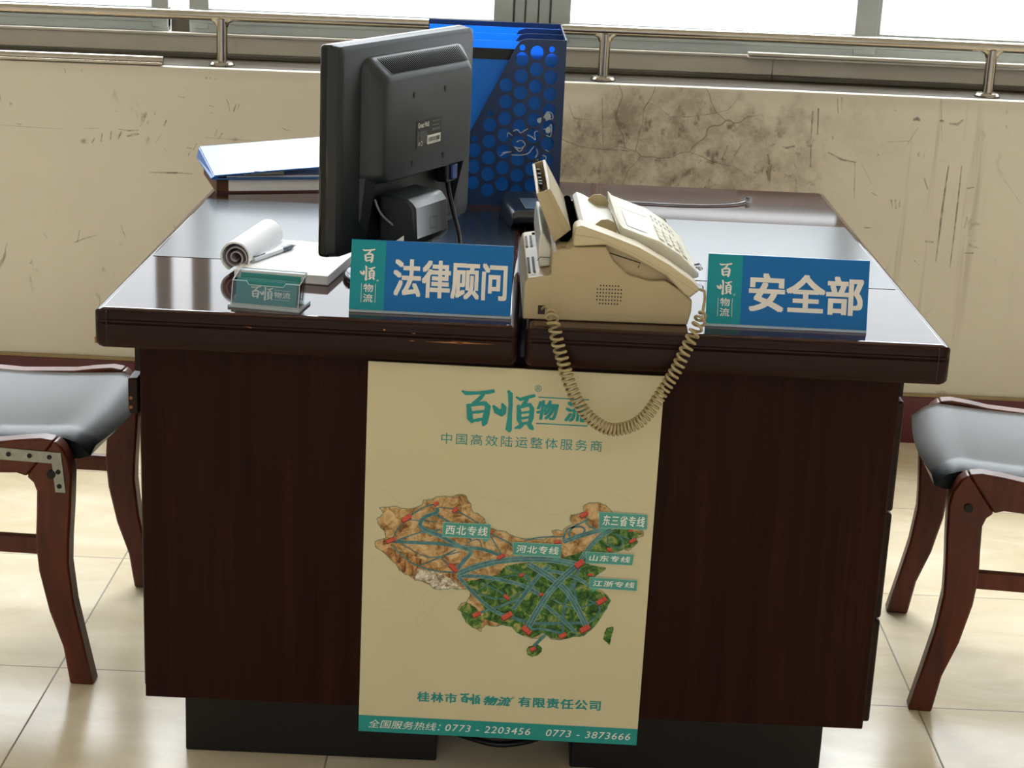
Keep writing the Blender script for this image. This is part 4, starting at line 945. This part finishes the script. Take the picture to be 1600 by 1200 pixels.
# paper path between tray and panel
mb = MB(); mb.box(.05, .085, .05, FD-.02, .1, .116); mb.build('roller_bay', 'vent_black', fx)
mb = MB().cyl((.0695, .05, .1185), (.0695, FD-.02, .1185), .006, 14)
mb.build('roller', 'vent_black', fx)
rings = []
for y in (.048, .06, FD-.03, FD-.018):
    e = .004 if y in (.048, FD-.018) else 0
    rings.append([(.079, y, .113), (.077, y, .127-e), (.083, y, .1325-e), (.094, y, .1285-e), (.112, y, .119-e), (.134, y, .116-e), (.134, y, .106)])
MB().loft(rings).build('paper_guide', 'fax_white', fx, angle=40, bevel=.001)
for y in (.062, .255):
    arc = [(.098, .118), (.1, .128), (.108, .1345), (.118, .1355), (.127, .131), (.131, .122), (.131, .112)]
    MB().prism(arc, 'y', y, y+.003).build('side_guide', 'fax', fx, bevel=.0006)
# upright paper tray, hollow at its top
y0, y1 = .035, FD-.03
a0, a1, b1, b0 = Vector((.012, .173)), Vector((.0315, .181)), Vector((.064, .124)), Vector((.0405, .1045))
mb = MB()
def wallq(p, q, r, s, ya, yb): mb.prism([tuple(p), tuple(q), tuple(r), tuple(s)], 'y', ya, yb)
def lerp(a, b, t): return a+(b-a)*t
wallq(a0, a1, b1, b0, y0, y0+.003); wallq(a0, a1, b1, b0, y1-.003, y1)
wallq(a0, lerp(a0, a1, .2), lerp(b0, b1, .2), b0, y0+.003, y1-.003)
wallq(lerp(a0, a1, .8), a1, b1, lerp(b0, b1, .8), y0+.003, y1-.003)
wallq(lerp(a0, b0, .5), lerp(a1, b1, .5), b1, b0, y0+.003, y1-.003)
tr = mb.build('paper_tray', 'fax', fx, angle=30, bevel=.0008, seg=1)
mb = MB()
lo, hi = lerp(a0, a1, .22), lerp(b0, b1, .22)
for k, y in enumerate((.12, .15, .17, .21, .24)):
    p = lerp(lo, hi, .07+.02*(k % 2)); mb.box(p.x, p.x+.005, y, y+.012, p.y-.006, p.y+.002)
mb.build('tray_latch', 'dark_slot', tr)
mb = MB(); line(mb, lambda x, z: (x, y0-.0004, z), [tuple(lerp(a0, a1, .75)), tuple(lerp(b0, b1, .72))], .0006); line(mb, lambda x, z: (x, y0-.0004, z), [tuple(lerp(lerp(a0, b0, .62), lerp(a1, b1, .62), .55)), tuple(lerp(b0, b1, .68))], .001); mb.build('tray_seam', 'fax_recess', tr, recalc=False)
# rear paper support
MB().prism([(.0215, .064), (.0385, .0665), (.0385, .094), (.034, .1), (.027, .112), (.022, .115), (.0195, .1), (.0195, .08)], 'y', .05, FD-.02).build('rear_support', 'fax_white', fx, angle=30, bevel=.003, seg=2)
mb = MB(); line(mb, lambda x, z: (x, .0494, z), [(.0185, .0735), (.022, .0795), (.0385, .079)], .0009); mb.build('support_seam', 'dark_slot', fx, recalc=False)
# coiled cord: socket -> loop in front of the desk -> handset end
inv = Matrix.Rotation(R(-1.6), 4, 'Z') @ Matrix.Translation((-.599, -.045, -(DH+.0006)))
cw = [(.626, .046, .776), (.63, .03, .783), (.637, .0, .784), (.642, -.019, .772), (.649, -.022, .746), (.658, -.022, .719), (.668, -.022, .689), (.683, -.022, .66), (.703, -.022, .637), (.73, -.022, .624), (.757, -.022, .63), (.778, -.022, .647), (.798, -.022, .682), (.814, -.022, .713), (.825, -.022, .741), (.836, -.02, .768), (.8445, -.008, .785), (.849, .012, .796)]
path = smooth(cw, 24)
P = [Vector(p) for p in path]
s = [0]
for a, b in zip(P, P[1:]): s.append(s[-1]+(b-a).length)
tot = s[-1]
def at(d):
    import bisect
    i = min(max(bisect.bisect(s, d)-1, 0), len(P)-2)
    t = (d-s[i])/(s[i+1]-s[i]); return P[i].lerp(P[i+1], t), (P[i+1]-P[i]).normalized()
pts = []; turns_d = 0; N = 1500; d0, d1 = .042, tot-.004
# coil pitch: tight at the bottom of the loop, pulled open on both runs
ang = 0
for k in range(6): pts.append(at(d0*k/6)[0])
for k in range(N+1):
    d = d0+(d1-d0)*k/N; p, t = at(d)
    u = (d-d0)/(d1-d0)
    pitch = .0052+.0075*abs(u-.5)**1.2*2
    ang += (d1-d0)/N/pitch*2*math.pi
    side_ = Vector((0, 1, 0)); nrm = t.cross(side_).normalized(); side_ = nrm.cross(t)
    r = .0076*min(1, u*25+.1, (1-u)*25+.1)
    pts.append(p+(nrm*math.cos(ang)+side_*math.sin(ang))*r)
for q in ((.853, .03, .806), (.852, .036, .815), (.846, .042, .816)): pts.append(Vector(q))
mb = MB().tube([inv @ p for p in pts], .0021, 8)
mb.build('coiled_cord', 'cord', fx, angle=80)
mb = MB().tube([(.2465, .03, .052), (.254, .028, .05), (.2555, .026, .044)], [.004, .0036, .0022], 10); mb.build('cord_plug', 'clearplug', fx)
MB().tube([(.252, .115, .06), (.2585, .11, .062), (.262, .105, .058)], [.0035, .0045, .003], 10).build('clear_stop', 'clearplug', fx)

# ---------------------------------------------------------------- telephone behind the fax machine
ph = thing('cordless_telephone', 'slate cordless telephone with a small display and aerial, behind the fax machine', 'telephone', (.575, .655, DH+.0006), R(12))
poly = [(0, .004), (.0, .026), (.006, .032), (.16, .046), (.165, .04), (.165, .0), (.02, .0)]
mb = MB(); rings = []
for x, k in ((0, .8), (.004, .93), (.012, 1), (.08, 1), (.085, .9)):
    rings.append([(x, y, z*k) for y, z in ((.002, .012), (.0, .024), (.006, .034), (.12, .046), (.126, .04), (.126, .0), (.02, 0))])
mb.loft(rings); mb.build('base', 'phone', ph, angle=45, bevel=.002)
mb = MB(); to = lambda x, y: (x, y, .0345+(y-.006)*.111)
mb.poly([to(.026, .014), to(.075, .014), to(.075, .075), to(.026, .075)]); mb.build('display', 'lcd_blue', ph, recalc=False)
mb = MB(); line(mb, lambda x, y: (x, y, .0349+(y-.006)*.111), [(.026, .014), (.075, .014), (.075, .075), (.026, .075), (.026, .014)], .0016); mb.build('display_rim', 'zinc', ph, recalc=False)
MB().tube([(.0666, .0728, .03), (.0645, .09, .07), (.0612, .1148, .105)], [.006, .005, .0045], 10).build('aerial', 'black', ph)

# ---------------------------------------------------------------- small things
cb = thing('network_cable', 'thin grey cable with a clear plug lying at the back of the right desk', 'cable', (.72, .96, DH))
path = smooth([(0, 0, .0022), (.09, -.004, .0022), (.17, -.006, .0022), (.24, .006, .0022), (.285, .03, .003), (.305, .058, .004)], 6)
MB().tube(path, .0017, 8).build('cable', 'cable_grey', cb, angle=60)
mb = MB().box(-.0058, .0058, 0, .021, -.004, .004); mb.box(-.003, .003, .002, .016, .004, .006)
o = mb.build('plug', 'clearplug', cb); o.location = (.3052, .057, .0042); o.rotation_euler = (0, 0, R(-22))
o = MB().loft([[(x, y, z) for x, y in ((0, 0), (.022, 0), (.022, .11), (0, .11))] for z in (0, .0008)]).build('plastic_sleeve', 'sleeve'); o.location = (.832, .704, DH+.0007)
tag(o, 'small clear plastic sleeve lying on the desk behind the fax machine', 'sleeve')
o = MB().loft([[(x, y+d, z) for x, y, z in ((0, 0, 0), (.02, 0, 0), (.019, .012, .0895), (.001, .012, .0765))] for d in (0, .0005)]).build('paper_slip', 'paper'); o.location = (.4015, .139, DH+.0008)
tag(o, 'small white paper slip standing behind the four-character sign, under the monitor', 'paper')
for k, (lab, pts) in enumerate((('black cable looping lowest on the floor under the poster', [(.47, .3, .006), (.5, .25, .006), (.55, .215, .006), (.6, .2, .006), (.66, .23, .006), (.71, .3, .006)]),
                                ('black cable with a small loop on the floor under the desks', [(.47, .34, .005), (.51, .27, .006), (.56, .24, .014), (.585, .27, .02), (.56, .3, .01), (.5, .33, .005)]),
                                ('black cable resting behind the others on the floor under the desks', [(.46, .4, .005), (.52, .3, .005), (.6, .265, .005), (.68, .29, .005), (.72, .36, .005)]))):
    o = MB().tube(smooth(pts, 8), .005, 8).build('power_cable', 'black', angle=60)
    tag(o, lab, 'cable', 'black cables on the floor under the desks')

# ---------------------------------------------------------------- poster on the desk fronts
ps = thing('poster', 'cream company poster with a terrain map of China, hung on the front of the desks', 'poster', (.38, .0225, .113))
ps.rotation_euler = (0, R(.35), 0)
PW, PH = .4205, .5815
MB().box(0, PW, 0, .004, 0, PH).build('board', 'sheet', ps)
U = 1e-4
lay = [0]
def lift(k): return lambda x, z: (x*U, -.00012*k, z*U)
for s in THIN:
    mb = MB(); line(mb, lift(1), smooth(s, 4), 6); mb.build('border_line', 'thin', ps, recalc=False)
def tri(mb, poly, to, mi=0): mb.add([to(*p) for p in poly], [list(range(len(poly)))], mi)
def rough_edge(poly, amp, n=3):
    out = []
    for i, p in enumerate(poly):
        q = poly[(i+1) % len(poly)]
        for k in range(n):
            t = k/n; out.append((p[0]+(q[0]-p[0])*t+random.uniform(-amp, amp), p[1]+(q[1]-p[1])*t+random.uniform(-amp, amp)))
    return out
mp = MB()
OL = rough_edge(OUTLINE, 7)
tri(mp, OL, lift(2), 0)
cl_ = OL+[OL[0]]
line(mp, lift(5), cl_, 9, 1)
for p in ISLES: tri(mp, rough_edge(p, 4, 2), lift(2), 2)
tri(mp, rough_edge(GREEN[0], 12), lift(3), 2); tri(mp, rough_edge(GREEN[1], 10), lift(3), 2)
tri(mp, rough_edge(MOUNT, 10), lift(3), 3); tri(mp, rough_edge(SNOW, 8), lift(4), 4)
st = MB()
mp.build('terrain_map', ['sand', 'coast', 'greenland', 'mountain', 'snow'], ps, recalc=False)
mb = MB()
for k, (p, wd) in enumerate(sorted(ROADS, key=lambda r: r[1])):
    q = smooth(p, 8); to = lift(6+k*.12)
    n = len(q)
    line(mb, to, q, wd, 1 if wd > 50 else 0)
    if wd > 50:
        line(mb, lift(6+k*.12+.06), q, wd*.84, 0)
        if wd > 70: line(mb, lift(6+k*.12+.09), q, wd*.06, 1)
mb.build('road_lines', ['road', 'roadedge'], ps, recalc=False)
for x, z, wd, h, r in TRUCKS:
    mb = MB()
    a = R(r); ux, uz = math.cos(a)*wd/2*.9, math.sin(a)*wd/2*.9
    nx, nz = -math.sin(a)*h/2*.62, math.cos(a)*h/2*.62
    c0 = [(-1, -1), (1, -1), (1, 1), (-1, 1)]
    P4 = [(x+ux*s+nx*t, z+uz*s+nz*t) for s, t in c0]
    tri(mb, [(px_+ -3, pz-h*.22) for px_, pz in P4], lift(14), 1)
    tri(mb, P4, lift(14.6), 0)
    tri(mb, [(x+ux*s+nx*t, z+uz*s+nz*t) for s, t in ((.45, -1), (.55, -1), (.55, 1), (.45, 1))], lift(15), 1)
    mb.build('truck_symbol', ['truck', 'truckdark'], ps, recalc=False)
for q, tip, body_ in TAGS:
    mb = MB()
    tri(mb, q, lift(16), 0)
    if tip:
        e = min(q[2:], key=lambda p: abs(p[0]-tip[0])); sg = 1 if e[0] > sum(p[0] for p in q)/4 else -1
        tri(mb, [(e[0]-sg*130, e[1]+sg*6), tip, e], lift(16), 0)
    line(mb, lift(17), q+[q[0]], 6, 1)
    xa, xb = q[3][0]+45, q[2][0]-40; za = (q[3][1]+q[2][1])/2+42; zb = (q[0][1]+q[1][1])/2-40
    write(mb, lift(18), body_, xa, za, xb, zb, 2, bold=.012, shear=.12, spacing=1.12)
    mb.build('map_tag', ['label_teal', 'tag_edge', 'print_white'], ps, recalc=False)
mb = MB(); to = lift(4)
logo(mb, to, 1340, 4865, 610)
write(mb, to, '物', 2425, 5085, 2720, 5365, 0, bold=.034, shear=.1); write(mb, to, '流', 2830, 5075, 3130, 5365, 0, bold=.034, shear=.1)
line(mb, to, [(2435, 5412), (3155, 5412)], 17); line(mb, to, [(2420, 5020), (3155, 5020)], 17)
write(mb, to, '®', 2375, 5490, 2475, 5590)
mb.build('title_lettering', 'ink', ps, recalc=False); mb = MB()
write(mb, to, '中国高效陆运整体服务商', 1075, 4640, 3385, 4810, 0, spacing=1.25)
mb.build('slogan_lettering', 'ink', ps, recalc=False); mb = MB()
write(mb, to, '桂林市', 870, 545, 1460, 705, 0, bold=.03, spacing=1.15)
xe = logo(mb, to, 1510, 535, 175, 0, 2.1)
write(mb, to, '物流', 1865, 540, 2290, 690, 0, bold=.03, shear=.3)
write(mb, to, '®', 2285, 665, 2325, 705)
write(mb, to, '有限责任公司', 2390, 545, 3620, 705, 0, bold=.03, spacing=1.12)
mb.build('company_lettering', 'ink', ps, recalc=False); mb = MB()
mb.poly([to(0, 0), to(4205, 0), to(4205, 270), to(0, 270)])
hl = lift(6)
write(mb, hl, '全国服务热线：', 150, 68, 1240, 205, 1, shear=.22)
write(mb, hl, '0773 - 2203456', 1310, 78, 2590, 190, 1, shear=.2, spacing=1.1)
write(mb, hl, '0773 - 3873666', 2830, 78, 4100, 190, 1, shear=.2, spacing=1.1)
mb.build('hotline_band', ['ink', 'signtext'], ps, recalc=False)
